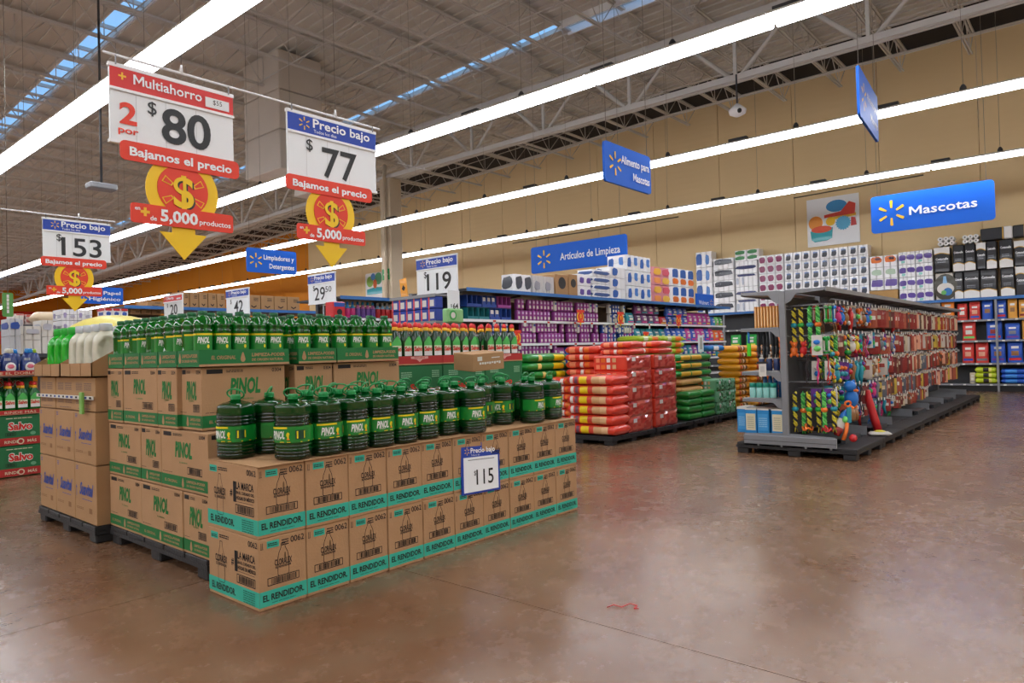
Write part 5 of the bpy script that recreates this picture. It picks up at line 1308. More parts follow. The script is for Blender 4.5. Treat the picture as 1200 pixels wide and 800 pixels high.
# left side of the gondola seen end-on
fr = Fr((8.34, 3.52, 1.50), (0,-1,0), Z_)
def lshelf(z, lab):
    m = MB().cbox(8.30, 9.5, 2.975, 3.44, z-.02, z, steel, .003).slab(Fr((8.30, 2.97, z-.02), Y_, Z_), [(0,0),(.47,0),(.47,-.02),(.10,-.03),(.04,-.09),(0,-.10)], steel, -.006, .006)
    o = ob('side_shelf', m); o.parent = g; o.location = -g.location
lshelf(1.51, ''); lshelf(.985, ''); lshelf(.665, '')
for i in range(9):
    o = ob('scratcher_stick', MB().cbox(0, .5, 0, .026, 0, .255, C((240,170,90)), .004).box(-.001, 0, .009, .017, .02, .235, C((250,220,170))), None, (8.345, 3.285-.037*i-.026, 1.512)); tag(o, 'orange flat pack standing upright beside the grey post, %s from the left' % ORD[i], 'pack', 'row of orange flat packs')
for i in range(5):
    e = ob('work_glove', None, None, (8.40+.03*(i % 2), 3.26-.055*i, 1.49)); tag(e, 'dark grey glove hanging on the left side of the gondola, %s from the left' % ORD[i], 'glove', 'hanging dark gloves')
    b = MB().lathe([(.020,0),(.032,-.10),(.040,-.20)], 8, C((56,60,64)), sy=.5); b.ball((0,0,-.24), (.045,.022,.06), C((56,60,64)), 10, 6); ob('palm', b, e)
    b = MB()
    for q in range(4): b.tube([(-.03+.02*q,0,-.27),(-.036+.024*q,0,-.345-.012*(q in (1,2)))], [.011,.007], C((56,60,64)), 6)
    ob('fingers', b, e)
o = ob('grooming_brush', MB().cbox(0,.02,0,.05,0,.16,C((80,220,40)),.008).tube([(.01,.025,.16),(.01,.025,.30)], .014, Bl, 6), None, (8.32, 3.33, 1.17)); tag(o, 'bright green grooming brush with blue handle left of the gloves', 'brush')
for i in range(3):
    e = ob('shampoo_bottle', None, None, (8.40, 3.23-.09*i, .987)); tag(e, 'white and navy shampoo bottle on the upper side shelf, %s from the left' % ORD[i], 'bottle', 'shampoo bottles'); 
    ob('body', MB().lathe([(.03,0),(.036,.01),(.036,.15),(.02,.17)], 12, Wh if i else C((206,214,220)), matf=lambda a, z: C((40,60,110)) if .03 < z < .12 else Wh), e); ob('cap', MB().lathe([(.018,0),(.018,.03)], 10, Wh, (0,0,.17)), e)
for i in range(5):
    e = ob('spray_bottle', None, None, (8.52, 3.24-.062*i, .667)); tag(e, 'tall blue spray bottle behind the teal cans, %s from the left' % ORD[i], 'bottle', 'blue spray bottles')
    ob('body', MB().lathe([(.024,0),(.028,.01),(.028,.20),(.014,.27)], 12, C((36,110,180))), e); ob('cap', MB().lathe([(.014,0),(.012,.03)], 8, C((90,160,220)), (0,0,.27)), e)
for i in range(4):
    e = ob('powder_can', None, None, (8.36, 3.335-.082*i, .667)); tag(e, 'white can with teal lid on the side shelf, %s from the left' % ORD[i], 'can', 'teal lidded cans')
    ob('body', MB().lathe([(.036,0),(.038,.004),(.038,.13)], 14, C((200,226,220)), matf=lambda a, z: Wh if z < .06 else C((150,214,206))), e); ob('lid', MB().lathe([(.039,0),(.039,.05),(.034,.055)], 14, C((20,150,130)), (0,0,.128)), e)
tg = ob('shelf_tag', MB().box(0,.004,0,.09,0,.16,Wh).box(-.001,0,.02,.07,.05,.12,C((206,202,196))).box(-.002,.008,-.02,.11,.15,.175,Bk), None, (8.27, 3.13, .93)); tag(tg, 'small white shelf tag hanging above the blue bottles', 'tag')
pads = C((40,140,206)); padl = C((150,204,236))
for i, (y, dx) in enumerate(((3.545,.06),(3.42,.0),(3.27,0),(3.10,0))):
    e = ob('pad_box', None, None, (8.30+dx, y-.0, .238+(.0))); tag(e, 'light blue training pad box on the gondola base, %s from the left' % ORD[i], 'box', 'blue pad boxes')
    w = .12 if i == 0 else .14
    b = MB().cbox(0, .30, -w, 0, 0, .30 if i else .31, pads, .004).box(-.0005, .30, -w, 0, .285, .302 if i else .312, Wh)
    ob('box', b, e); f = Fr((-.001, 0, 0), (0,-1,0), Z_); l_ = MB()
    if i in (1, 3): l_.rect(f, .012, w-.012, .04, .24, offwhite, .002); lines(l_, f, .03, .06, w-.06, .15, 6, C((180,176,150)), .003)
    else: l_.rect(f, .012, w-.012, .04, .24, C((70,160,220)), .002); lines(l_, f, .02, .08, w-.04, .12, 5, padl, .003)
    ob('label', l_, e)
# ================================================================== WALL SHELVING
SX = 20.95; blueedge = mat('blue_shelf_edge', (50,112,180), .4)
def wall_bay(y0, y1, idx):
    e = ob('wall_shelving', None, None, (SX, y0, 0)); tag(e, 'grey wall shelving bay with blue top edge, %s from the right' % ORD[idx], 'shelving', None)
    D = y1-y0
    ob('upright', MB().cbox(-.03, .03, -.025, .025, 0, 2.36, steel, .004), e)
    ob('back_panel', MB().box(.56, .59, 0, D, 0, 2.3, steel_d), e)
    for z in (.19, .71, 1.28, 1.80):
        ob('shelf', MB().box(.0, .56, .03, D-.03, z-.03, z, steel_d).box(-.012, 0, .03, D-.03, z-.045, z+.002, steel), e)
        t = MB(); 
        for k in range(5): t.box(-.016, -.012, .12+k*D/5, .18+k*D/5, z-.042, z-.006, tagm)
        ob('price_strip', t, e)
    ob('top_shelf', MB().box(-.02, .62, 0, D, 2.30, 2.335, steel).box(-.035, -.02, 0, D, 2.285, 2.355, blueedge), e)
    ob('plinth', MB().box(.02, .5, 0, D, 0, .14, black), e)
yy = -3.48
for i in range(13): wall_bay(yy+1.41*i, yy+1.41*(i+1), i)
def standbag(w, h, c, c2, c3, d=.14):
    pr = []; b = MB(); n = 20; vs = []; fs = []; ms = []; L = 9
    for j in range(L+1):
        t = j/L; hw = w/2*(1-.05*sin(pi*t)) if t < .85 else w/2*(1-.08*(t-.85)/.15); hd = d/2*(1 if t < .6 else max(.06, 1-(t-.6)/.4))
        for i in range(n):
            a = 2*pi*(i+.5)/n; k = 1/((abs(cos(a))**3+abs(sin(a))**3)**(1/3)); vs.append((hw*k*cos(a), hd*k*sin(a), h*t))
    for j in range(L):
        for i in range(n):
            fs.append((j*n+i, j*n+(i+1) % n, (j+1)*n+(i+1) % n, (j+1)*n+i)); a = 2*pi*(i+1)/n; front_ = abs(a-1.5*pi) < .85
            ms.append(c2 if front_ and j in (3, 4) and abs(a-1.5*pi) < .6 else c3 if front_ and j == 1 else Wh if front_ and j == 6 and abs(a-1.5*pi) < .5 else c)
    b.add(vs, fs, ms, True); b.f.append(tuple(range(len(b.v)-n, len(b.v)))); b.m.append(b.mi(c)); b.sm.append(False)
    k = MB().box(-w*.45, w*.45, -.006, .006, h*.97, h*1.02, c)
    return Kit('standing_bag', [('bag', b), ('top_seal', k)])
royal = C((30,84,190)); redbag = C((210,54,44)); goldb = C((226,160,60)); orb = C((248,140,30))
def on_wall(z, x0, x1, ytop, c, c2, c3, lab):
    a = atx(x0, 400, SX).y; b_ = atx(x1, 400, SX).y; xm = (x0+x1)/2; zt = atx(xm, ytop, SX).z
    standbag((a-b_)*.96, zt-z, c, c2, c3).put((SX+.12, (a+b_)/2, z+.002), -pi/2, lab, 'bag', 'standing pet food bags on the wall shelving')
on_wall(1.80, 1091, 1103, 353, Wh, Bk, Gy, 'small white and black pet food bag on the top wall shelf, leftmost')
on_wall(1.80, 1103.5, 1119.5, 351, orb, Wh, Bk, 'orange pet food bag on the top wall shelf')
on_wall(1.80, 1122, 1134.5, 356, redbag, Wh, Dr, 'red pet food bag on the top wall shelf, left one')
on_wall(1.80, 1136, 1150, 354, redbag, Sa, royal, 'red and blue pet food bag on the top wall shelf, right one')
on_wall(1.80, 1151, 1165, 352, royal, Br, royal, 'blue pet food bag on the top wall shelf left of the upright')
on_wall(1.80, 1168, 1180.5, 352, royal, Wh, Rd, 'blue and red pet food bag on the top wall shelf right of the upright')
on_wall(1.80, 1181.5, 1193.5, 350, goldb, Br, goldb, 'golden pet food bag on the top wall shelf')
on_wall(1.80, 1194.5, 1207, 351, goldb, Br, Dr, 'golden pet food bag cut off at the right photo edge')
on_wall(1.28, 1127, 1144, 377, redbag, Wh, Lm, 'large red pet food bag on the middle wall shelf')
on_wall(1.28, 1155, 1175, 376, royal, Dr, Rd, 'large blue pet food bag behind the upright on the middle wall shelf')
on_wall(1.28, 1177, 1196, 379, royal, Gy, Pu, 'blue and violet pet food bag on the middle wall shelf')
on_wall(1.28, 1197.5, 1212, 374, goldb, Wh, goldb, 'golden bag at the right end of the middle wall shelf')
on_wall(.71, 1126, 1141, 402, redbag, Sa, royal, 'red pet food bag on the lower wall shelf, left one')
on_wall(.71, 1141.5, 1158, 402, redbag, Sa, Gy, 'red pet food bag on the lower wall shelf, right one')
on_wall(.71, 1159, 1178, 401, royal, Br, Pu, 'blue and violet pet food bag on the lower wall shelf')
on_wall(.71, 1179, 1198.5, 400, royal, Br, Rd, 'blue and red pet food bag on the lower wall shelf')
for k in range(3):
    a = atx(1142, 440, SX).y; b_ = atx(1169, 440, SX).y
    o = ob('pet_food_bag', bag('w', (a-b_)*.97, .5, .15, C((196,214,40), .35, .3), lambda u: Bk if .4 < u < .6 else C((236,230,120)) if .6 < u < .75 else None, seed=120+k).mesh('bag') if k == 0 else wl, None, (SX+.26, (a+b_)/2, .192+k*.135)); wl = o.data; tag(o, 'lime yellow bag lying on the bottom wall shelf, %s from the bottom' % ORD[k], 'bag', 'lime bags on the wall shelf')
    a = atx(1172, 440, SX).y; b_ = atx(1204, 440, SX).y
    o = ob('pet_food_bag', bag('w', (a-b_)*.97, .5, .13, royal, lambda u: C((60,140,220)) if .2 < u < .6 else None, seed=130+k).mesh('bag') if k == 0 else wb, None, (SX+.26, (a+b_)/2, .192+k*.12)); wb = o.data; tag(o, 'blue bag lying on the bottom wall shelf, %s from the bottom' % ORD[k], 'bag', 'blue bags on the wall shelf')
on_wall(.192, 1134, 1141.5, 437, Cr, Wh, Gy, 'small cream pack on the bottom wall shelf')
# goods further left on the wall shelving, seen in the gap beside the post
for z, row in ((1.80,(5.2,6.6,7.9)), (1.28,(4.6,8.4,8.9)), (.71,(8.4,8.9)), (.19,(8.5,))):
    for q in row:
        standbag(.34, .36, *random.choice([(orb,Wh,Rd),(Or,Wh,Bl),(Gn,Wh,Yl),(royal,Wh,Rd)])).put((SX+.14, q, z+.002), -pi/2, 'pet food bag on the wall shelving behind the toy gondola', 'bag', 'bags behind the gondola')
# ------------------------------------------------------------------ toilet paper packs
wrapw = mat('pack_film_white', (253,253,255), .3, coat=.4); rollw = mat('tissue_white', (244,243,240), .8)
def blob(x0, x1, z0, z1):
    R = random.Random(int((x0+x1+z0)*9973)); cx, cz = (x0+x1)/2, (z0+z1)/2; n = 11
    return [(cx+(x1-x0)/2*R.uniform(.80,1.08)*sq_(cos(2*pi*i/n)), cz+(z1-z0)/2*R.uniform(.80,1.08)*sq_(sin(2*pi*i/n))) for i in range(n)]
def sq_(v): return (abs(v)**.55)*(1 if v > 0 else -1)
def rollpack(w, d, h, nw, nh, art=None, artm=None, body=None, art2=None):
    """pack facing -Y, base centre origin: rows of wrapped rolls with printed panels"""
    b = MB(); body = body or wrapw; rw, rh = w/nw, h/nh
    for j in range(nh):
        for i in range(nw):
            x0 = -w/2+i*rw; z0 = j*rh; c = rw*.16
            pts = [(x0+.002,-d/2+c),(x0+c,-d/2+.004),(x0+rw-c,-d/2+.004),(x0+rw-.002,-d/2+c),(x0+rw-.002,d/2-c),(x0+rw-c,d/2),(x0+c,d/2),(x0+.002,d/2-c)]
            b.slab(Fr((0,0,0), X_, Y_), pts, body, z0+.003, z0+rh-.003)
    f = Fr((-w/2, -d/2, 0), X_, Z_); f2 = Fr((-w/2, d/2, 0), (0,-1,0), Z_)
    a = MB()
    if art:
        for (x0, x1, z0, z1, m) in art: a.slab(f2, blob(x0*d, x1*d, z0*h, z1*h), m, -.004, .005)
        for (x0, x1, z0, z1, m) in art: a.slab(f, blob(x0*w, x1*w, z0*h, z1*h), m, -.004, .006)
    return Kit('paper_pack', [('wrapped_rolls', b), ('printed_wrap', a)] if art else [('wrapped_rolls', b)])
navy = C((50,60,110)); dg = C((70,74,84)); bl2 = C((40,96,180)); mar = C((140,40,90)); viol = C((96,70,160)); gold = C((206,160,50)); blk = C((30,30,34)); pinkk = C((226,90,110)); oran = C((240,120,30))
def wall_grid(x0, x1, zb, zt, nc, nr, kits, lab, grp, d=.40, X=SX+.06, order='c'):
    ya = atx(x0, 320, X).y; yb = atx(x1, 320, X).y; cw = (ya-yb)/nc; rh = (zt-zb)/nr
    key = kits(cw*.97, d, rh*.98)
    key = key if isinstance(key, list) else [key]
    for r_ in range(nr):
        for c in range(nc):
            k = key[(r_ if order == 'r' else c+r_) % len(key)]
            k.put((X+d/2+random.uniform(0,.015), ya-cw*(c+.5), zb+rh*r_), -pi/2, lab+', %s column, %s layer' % (ORD[c], ORD[r_]), 'paper pack', grp)
ZW = 2.337
wall_grid(815, 834.5, ZW, 4.36, 1, 4, lambda w, d, h: rollpack(w, d, h, 3, 2, [(.05,.40,.1,.9,bl2),(.62,.85,.15,.8,C((90,140,210)))]), 'blue and white paper pack at the left of the wall shelf', 'blue and white paper packs on the wall shelf')
wall_grid(835, 860, ZW, 4.08, 1, 5, lambda w, d, h: rollpack(w, d, h, 4, 1, [(.02,.98,.40,.92,dg),(.1,.4,.55,.8,C((150,156,164)))]), 'paper pack with dark grey band on the wall shelf', 'grey banded paper packs')
wall_grid(861, 887.5, ZW, 3.92, 1, 4, lambda w, d, h: [rollpack(w, d, h, 5, 1, [(.04,.16,.15,.75,C((200,206,220))),(.30,.40,.15,.75,C((190,196,214))),(.03,.97,.80,.98,navy)]), rollpack(w, d, h, 5, 1, [(.03,.97,.35,.65,navy)])], 'navy and white paper pack on the wall shelf', 'navy and white paper packs', order='r')
wall_grid(861, 890, 3.92, 4.26, 2, 2, lambda w, d, h: rollpack(w, d, h, 2, 1, [(.08,.92,.2,.9,C((60,140,80)))]), 'green printed paper pack on top of the navy packs', 'green printed paper packs')
wall_grid(888.5, 918, ZW, 4.02, 3, 6, lambda w, d, h: rollpack(w, d, h, 1, 1, [(.12,.88,.15,.85,mar)]), 'maroon printed paper pack on the wall shelf', 'maroon printed paper packs')
wall_grid(919, 1018, ZW, 4.02, 9, 6, lambda w, d, h: rollpack(w, d, h, 2, 1, [(.22,.80,.12,.72,dg),(.22,.80,.62,.80,C((120,150,200)))]), 'white paper pack with dark printed square', 'white packs with dark squares')
wall_grid(1019, 1052, 2.72, 3.66, 2, 3, lambda w, d, h: [rollpack(w, d, h, 2, 1, [(.05,.95,.25,.95,viol)]), rollpack(w, d, h, 2, 1, [(.15,.9,.3,.8,C((190,214,190)))]), rollpack(w, d, h, 2, 1, [(.1,.9,.35,.95,oran),(.4,.8,.6,.85,C((60,70,120)))])], 'orange and violet printed paper pack above the plain carton', 'orange printed paper packs', order='r')
a = atx(1019, 340, SX+.06).y; b_ = atx(1052, 340, SX+.06).y
o = ob('plain_carton', MB().cbox(0, .35, 0, a-b_, 0, .37, mat('dull_kraft', (186,146,92), .85), .006), None, (SX+.04, b_, ZW)); tag(o, 'plain brown carton on the wall shelf among the paper packs', 'carton')
wall_grid(1053, 1093.5, ZW, 3.70, 2, 4, lambda w, d, h: rollpack(w, d, h, 4, 2, [(.02,.45,.30,.75,viol),(.5,.98,.35,.78,viol),(.15,.4,.1,.3,C((150,220,210)))]), 'violet and white paper pack on the wall shelf', 'violet and white paper packs')
def blackpack(w, d, h, top=False):
    b = MB().cbox(-w/2, w/2, -d/2, d/2, 0, h, blk, .02); f = Fr((-w/2, -d/2, 0), X_, Z_); a = MB()
    ws = (0, w); z0, z1 = (h*.74, h*1.0) if top else (0, h*.26)
    cur = [(w*t, (z0 if top else z1)+h*.05*sin(t*pi*1.2)) for t in [0,.2,.4,.6,.8,1]]
    if top:
        a.slab(f, cur+[(w,h),(0,h)], rollw, -.004, .004); a.slab(f, cur+[(x, y-h*.03) for x, y in cur[::-1]], gold, -.003, .006) if False else None
        for p, q in zip(cur, cur[1:]): a.poly(f, [(p[0],p[1]-h*.03),(q[0],q[1]-h*.03),(q[0],q[1]),(p[0],p[1])], gold, .006)
    else:
        a.slab(f, [(0,0),(w,0)]+cur[::-1], rollw, -.004, .004)
        for p, q in zip(cur, cur[1:]): a.poly(f, [(p[0],p[1]),(q[0],q[1]),(q[0],q[1]+h*.03),(p[0],p[1]+h*.03)], gold, .006)
    t = MB(); t.text('Cottonelle', f, w*.5, h*(.5 if top else .68), h*.08, white, al='c', w=w*.8, d=.010, bold=.03); lines(t, f, w*.2, h*.38, w*.55, h*.12, 2, Gy, .008)
    return Kit('paper_pack', [('pack', b), ('printed_band', a), ('lettering', t)])
def bp(x0, x1, y0, y1, lab, top=False, X=SX+.04):
    a = atx(x0, 300, X).y; b_ = atx(x1, 300, X).y; xm = (x0+x1)/2; z1 = atx(xm, y0, X).z; z0 = atx(xm, y1, X).z
    return (a-b_, z1-z0, (X+.18, (a+b_)/2, z0)), lab
zlo, zmid, zhi = ZW, 3.06, 3.74
def bput(x0, x1, z0, z1, lab, top=False):
    X = SX+.04; a = atx(x0, 300, X).y; b_ = atx(x1, 300, X).y
    blackpack((a-b_)*.985, .36, (z1-z0)*.985, top).put((X+.18, (a+b_)/2, z0), -pi/2, lab, 'paper pack', 'black and gold paper packs')
bput(1117.5, 1127.5, zlo, zmid, 'narrow black and gold paper pack in the lower row'); bput(1128, 1147, zlo, zmid, 'black and gold paper pack in the lower row, left wide one'); bput(1147.5, 1167, zlo, zmid, 'black and gold paper pack in the lower row, right wide one')
bput(1171.5, 1188, zlo, zmid, 'black and gold paper pack in the lower row right of the white edge'); bput(1189, 1203, zlo, zmid, 'black and white paper pack at the right photo edge, lower row', True)
bput(1094.5, 1113, zmid, zhi-.02, 'black paper pack with white top at the left of the upper row', True); bput(1116.5, 1130, zmid, zhi, 'black and gold paper pack in the upper row, second from the left'); bput(1130.3, 1143, zmid, zhi, 'black and gold paper pack in the upper row, third from the left')
bput(1144, 1155.5, zmid, zhi, 'black paper pack with white top in the middle of the upper row', True); bput(1156, 1168, zmid, zhi+.02, 'black and gold paper pack in the upper row, fifth from the left'); bput(1171, 1187, zmid, zhi+.02, 'black and gold paper pack in the upper row, sixth from the left'); bput(1188.5, 1204, zmid, zhi-.05, 'black paper pack with white top at the right photo edge, upper row', True)
X = SX+.04; a = atx(1095.5, 300, X).y; b_ = atx(1116, 300, X).y; w_ = a-b_
k = Kit('paper_pack', [('pack', MB().cbox(-w_/2, w_/2, -.18, .18, 0, .70, C((206,200,190)), .01)), ('printed_scene', (lambda f: MB().slab(f, circ(w_*.55, .34, .27, 20, ry=.34), C((60,56,40)), -.003, .003).poly(f, circ(w_*.55, .30, .19, 20, ry=.15), Wh, .005).poly(f, circ(w_*.68, .22, .10, 16), C((40,120,190)), .007).poly(f, circ(w_*.45, .20, .06, 12), C((110,190,100)), .008).poly(f, [(w_*.4,.44),(w_*.65,.44),(w_*.6,.62),(w_*.45,.62)], C((140,190,230)), .007))(Fr((-w_/2, -.18, 0), X_, Z_)))])
k.put((X+.18, (a+b_)/2, zlo), -pi/2, 'grey pack with printed toilet scene among the black packs', 'paper pack')
for i, (x0, x1) in enumerate(((1098.5,1118.5),(1127.5,1147))):
    a = atx(x0, 280, X).y; b_ = atx(x1, 280, X).y
    e = ob('roll_pack', None, None, (X+.15, (a+b_)/2, zhi+.005), -pi/2); tag(e, 'white six-roll pack lying end-on atop the black packs, %s' % ('left one','right one')[i], 'paper pack', 'six-roll packs')
    r = (a-b_)/6
    for q in range(3):
        for s in range(2):
            m = MB(); c = ((q-1)*2*r, 0, (2*s+1)*r*.92)
            vs = [(c[0]+rr*cos(t*pi/8), y, c[2]+rr*.93*sin(t*pi/8)) for rr, y in ((r*.99,-.15),(r*.99,.15)) for t in range(16)]
            m.add(vs, [(i_, (i_+1) % 16, 16+(i_+1) % 16, 16+i_) for i_ in range(16)]+[tuple(range(16)), tuple(range(31, 15, -1))], rollw)
            m.add([(c[0]+r*.30*cos(t*pi/5), -.152, c[2]+r*.3*sin(t*pi/5)) for t in range(10)], [tuple(range(10))], dg)
            ob('roll', m, e)
for i, (x0, x1) in enumerate(((1149,1186.5),(1187,1206))):
    a = atx(x0, 280, X).y; b_ = atx(x1, 280, X).y; w_ = a-b_
    o = Kit('paper_pack', [('pack', MB().cbox(-w_/2, w_/2, -.15, .15, 0, .30, blk, .02)), ('printed_band', MB().cbox(w_*.22, w_*.5+.002, -.153, .153, -.0, .303, rollw, .02).box(w_*.19, w_*.23, -.152, .152, 0, .302, gold))]).put((X+.15, (a+b_)/2, zhi+.03), -pi/2, 'long black and white paper pack lying on top, %s' % ('left one','at the right photo edge')[i], 'paper pack')
# ================================================================== CLEANING AISLE
AY = 7.0
def aisle(name, x0, x1, Y, ztop, shelves, lab, topover=.42, seg=1.2, blue=True, depth=.45, twoside=True):
    g = ob(name, None, None, (x0, Y, 0)); tag(g, lab, 'gondola'); L = x1-x0; n = round(L/seg); s = L/n
    Yc = depth+.02
    for i in range(n+1): ob('upright', MB().box(i*s-.02, i*s+.02, Yc-.03, Yc+.03, 0, ztop, steel_d), g)
    for i in range(n):
        ob('back_panel', MB().box(i*s+.02, (i+1)*s-.02, Yc-.01, Yc+.01, .1, ztop-.1, mat('brown_back_board', (120,96,74), .8)), g)
        ob('top_shelf', MB().box(i*s, (i+1)*s, -.12, 2*Yc+.12, ztop-.03, ztop, steel_d).box(i*s, (i+1)*s, -.135, -.12, ztop-.04, ztop+.012, blueedge if blue else steel), g)
        ob('shelf_bracket', MB().slab(Fr((i*s+.02, Yc, ztop-.04), (0,-1,0), Z_), [(0,0),(0,-.12),(.1,-.06),(.5,-.02),(.5,0)], steel_d, 0, .008), g)
        for z in shelves: ob('shelf', MB().box(i*s+.004, (i+1)*s-.004, 0, 2*Yc, z-.025, z, steel).box(i*s+.004, (i+1)*s-.004, -.012, 0, z-.035, z+.004, whitepaper), g)
    ob('plinth', MB().box(0, L, .02, 2*Yc-.02, 0, .12, steel_d), g)
    return g
aisle('cleaning_gondola', 7.05, 16.0, AY, 2.22, (1.79, 1.43, 1.07, .71, .2), 'long gondola of purple and blue air freshener cans behind the red bags')
mauve = C((164,70,156)); mauve2 = C((170,90,170)); bluec = C((40,80,170)); tealc = C((30,130,140)); boxb = C((150,100,60))
def can(c, w=.075, h=.165, c2=None):
    b = MB().cbox(-w/2, w/2, -w/2, w/2, 0, h, c, .012); b.box(-w*.3, w*.3, -w/2-.002, -w/2, h*.15, h*.42, Wh); b.cbox(-w*.25, w*.25, -w*.3, w*.3, h*.78, h*1.0, c2 or C((226,210,236)), .01) if False else b.box(-w*.28, w*.28, -w/2-.002, -w/2, h*.62, h*.85, c2 or C((214,190,224)))
    return Kit('freshener_can', [('can', b)])
cm_, cb_, cw_ = can(mauve), can(bluec, c2=Wh), can(Wh, c2=bluec)
total = 0
def canrow(x0, x1, z, kits, row, side):
    global total
    xa = aty(x0, 390, AY).x; xb = aty(x1, 390, AY).x; x = xa+.05; n = 0
    while x < xb-.04:
        if random.random() < .93:
            k = random.choice(kits); total += 1
            k.put((x, AY+.06+random.uniform(0,.01), z+.002), 0, '%s air freshener can, %s, %s from the left' % ('purple' if k is cm_ else 'blue' if k is cb_ else 'white', row, ORD[n]), 'can', 'air freshener cans')
        n += 1; x += .092+.006*random.random()
rowsz = [(1.79,'lower row of the top shelf',606,668,0), (1.965,'upper row of the top shelf',606,706,0), (1.43,'lower row of the second shelf',606,690,1), (1.60,'upper row of the second shelf',606,690,1), (1.07,'lower row of the third shelf',602,650,2), (1.24,'upper row of the third shelf',602,650,2)]
canrow(608, 706, 1.79, [cm_, cm_, cm_], 'lower row of the top shelf', 0); canrow(608, 706, 1.965, [cm_]*5+[cw_], 'upper row of the top shelf', 0)
canrow(608, 706, 1.43, [cm_], 'lower row of the second shelf', 0); canrow(608, 706, 1.60, [cm_, cm_, cm_, cw_], 'upper row of the second shelf', 0)
canrow(578, 655, 1.07, [cm_], 'lower row of the third shelf', 0); canrow(578, 655, 1.24, [cm_], 'upper row of the third shelf', 0)
canrow(578, 606, 1.43, [cb_, cw_], 'blue section of the second shelf, lower row', 0); canrow(578, 606, 1.60, [cb_, cw_], 'blue section of the second shelf, upper row', 0)
canrow(707, 745, 1.43, [cb_, cm_], 'right part of the second shelf, lower row', 0); canrow(707, 745, 1.60, [cb_, cw_, cm_], 'right part of the second shelf, upper row', 0)
canrow(716, 737, 1.79, [cb_, cw_], 'blue section of the top shelf, lower row', 0); canrow(716, 737, 1.965, [cb_, cw_], 'blue section of the top shelf, upper row', 0)
# open display boxes at the left of the top shelf
def dbox(w, h, c, n, fill):
    b = MB().box(-w/2, w/2, .3, .304, 0, h, c).box(-w/2, w/2, 0, .3, 0, .004, c).box(-w/2, -w/2+.004, 0, .3, 0, h, c).box(w/2-.004, w/2, 0, .3, 0, h, c).box(-w/2, w/2, -.002, .002, 0, h*.25, c).box(-w/2, w/2, 0, .3, h-.004, h, c).box(-w/2+.005, w/2-.005, .12, .13, .004, h-.005, boxb)
    parts = [('box', b)]
    for i in range(n):
        if fill[i % len(fill)]: parts.append(('refill', MB().cbox(-w/2+w*(i+.12)/n, -w/2+w*(i+.88)/n, .01, .08, .006, h*.85, Wh, .01).box(-w/2+w*(i+.2)/n, -w/2+w*(i+.8)/n, .006, .010, h*.1, h*.5, bluec)))
        parts.append(('divider', MB().box(-w/2+w*i/n-.004, -w/2+w*i/n+.004, -.002, .10, 0, h, c)))
    return Kit('display_box', parts)
for i, (px, c, z, fl_, cn) in enumerate(((554,tealc,1.792,(0,),'teal'),(567,tealc,1.792,(0,0,1),'teal'),(580,bluec,1.792,(1,1,0),'blue'),(593,bluec,1.792,(0,0,1),'blue'),(556,bluec,1.975,(0,),'blue'),(573.5,bluec,1.975,(1,),'dark blue'),(591,mauve,1.975,(0,0,0),'purple'))):
    dbox(.222 if i < 4 else .30, .172, c, 2 if i < 4 else 3, fl_).put((aty(px+1, 370, AY).x, AY+.0+.01, z), 0, '%s open display box of plug-in refills on the top shelf, %s' % (cn, ('far left','second from the left','third from the left','fourth from the left','upper left','upper middle','upper right')[i]), 'box', 'display boxes of refills')
# soft bags on the right part of the aisle
def gridbags(x0, x1, z, h, cs, lab, w=.24, Y=AY, rows_=1):
    xa = aty(x0, 390, Y).x; xb = aty(x1, 390, Y).x; n = max(1, round((xb-xa)/w)); s = (xb-xa)/n
    for r_ in range(rows_):
        for i in range(n):
            c = cs[(i+r_) % len(cs)]
            K = SBK.setdefault((round(s,3), h, c), None) or SBK.__setitem__((round(s,3), h, c), standbag(s*.95, h, c, Wh if c not in (Wh,) else Bl, random.choice((Yl, Pk, Tq)), d=.12)) or SBK[(round(s,3), h, c)]
            K.put((xa+s*(i+.5), Y+.08, z+.002+r_*h*.95), 0, '%s, %s from the left%s' % (lab, ORD[i], ', upper row' if r_ else ''), 'pack', lab+'s')
SBK = {}
gridbags(737, 746, 1.79, .20, [Tq], 'teal refill pack on the top shelf'); gridbags(747, 775, 1.79, .20, [C((90,36,90)), C((120,60,120))], 'dark purple detergent bag on the top shelf', rows_=2)
gridbags(776, 784, 1.79, .15, [Rd], 'red detergent box on the top shelf'); gridbags(784, 808, 1.79, .19, [C((36,70,170)), C((50,100,200))], 'blue detergent bag on the top shelf', rows_=2)
gridbags(808, 835, 1.79, .26, [C((200,50,150)), C((180,60,160))], 'magenta detergent bag on the top shelf'); gridbags(836, 849, 1.79, .2, [Bl, Lm, Gn], 'small green pack on the top shelf')
gridbags(746, 782, 1.43, .26, [Tq, C((20,110,120))], 'teal detergent bag on the second shelf'); gridbags(782, 806, 1.43, .28, [C((50,110,220)), C((36,90,200))], 'blue detergent bag on the second shelf'); gridbags(806, 838, 1.43, .28, [C((210,60,160)), C((50,90,200)), C((210,60,160))], 'magenta detergent bag on the second shelf'); gridbags(838, 850, 1.43, .25, [Or, C((230,80,40))], 'orange detergent bag on the second shelf')
gridbags(655, 850, 1.07, .28, [mauve, bluec, Tq], 'detergent bag on the third shelf mostly behind the pet food'); gridbags(545, 602, 1.07, .26, [bluec, mauve], 'detergent bag on the third shelf at left')
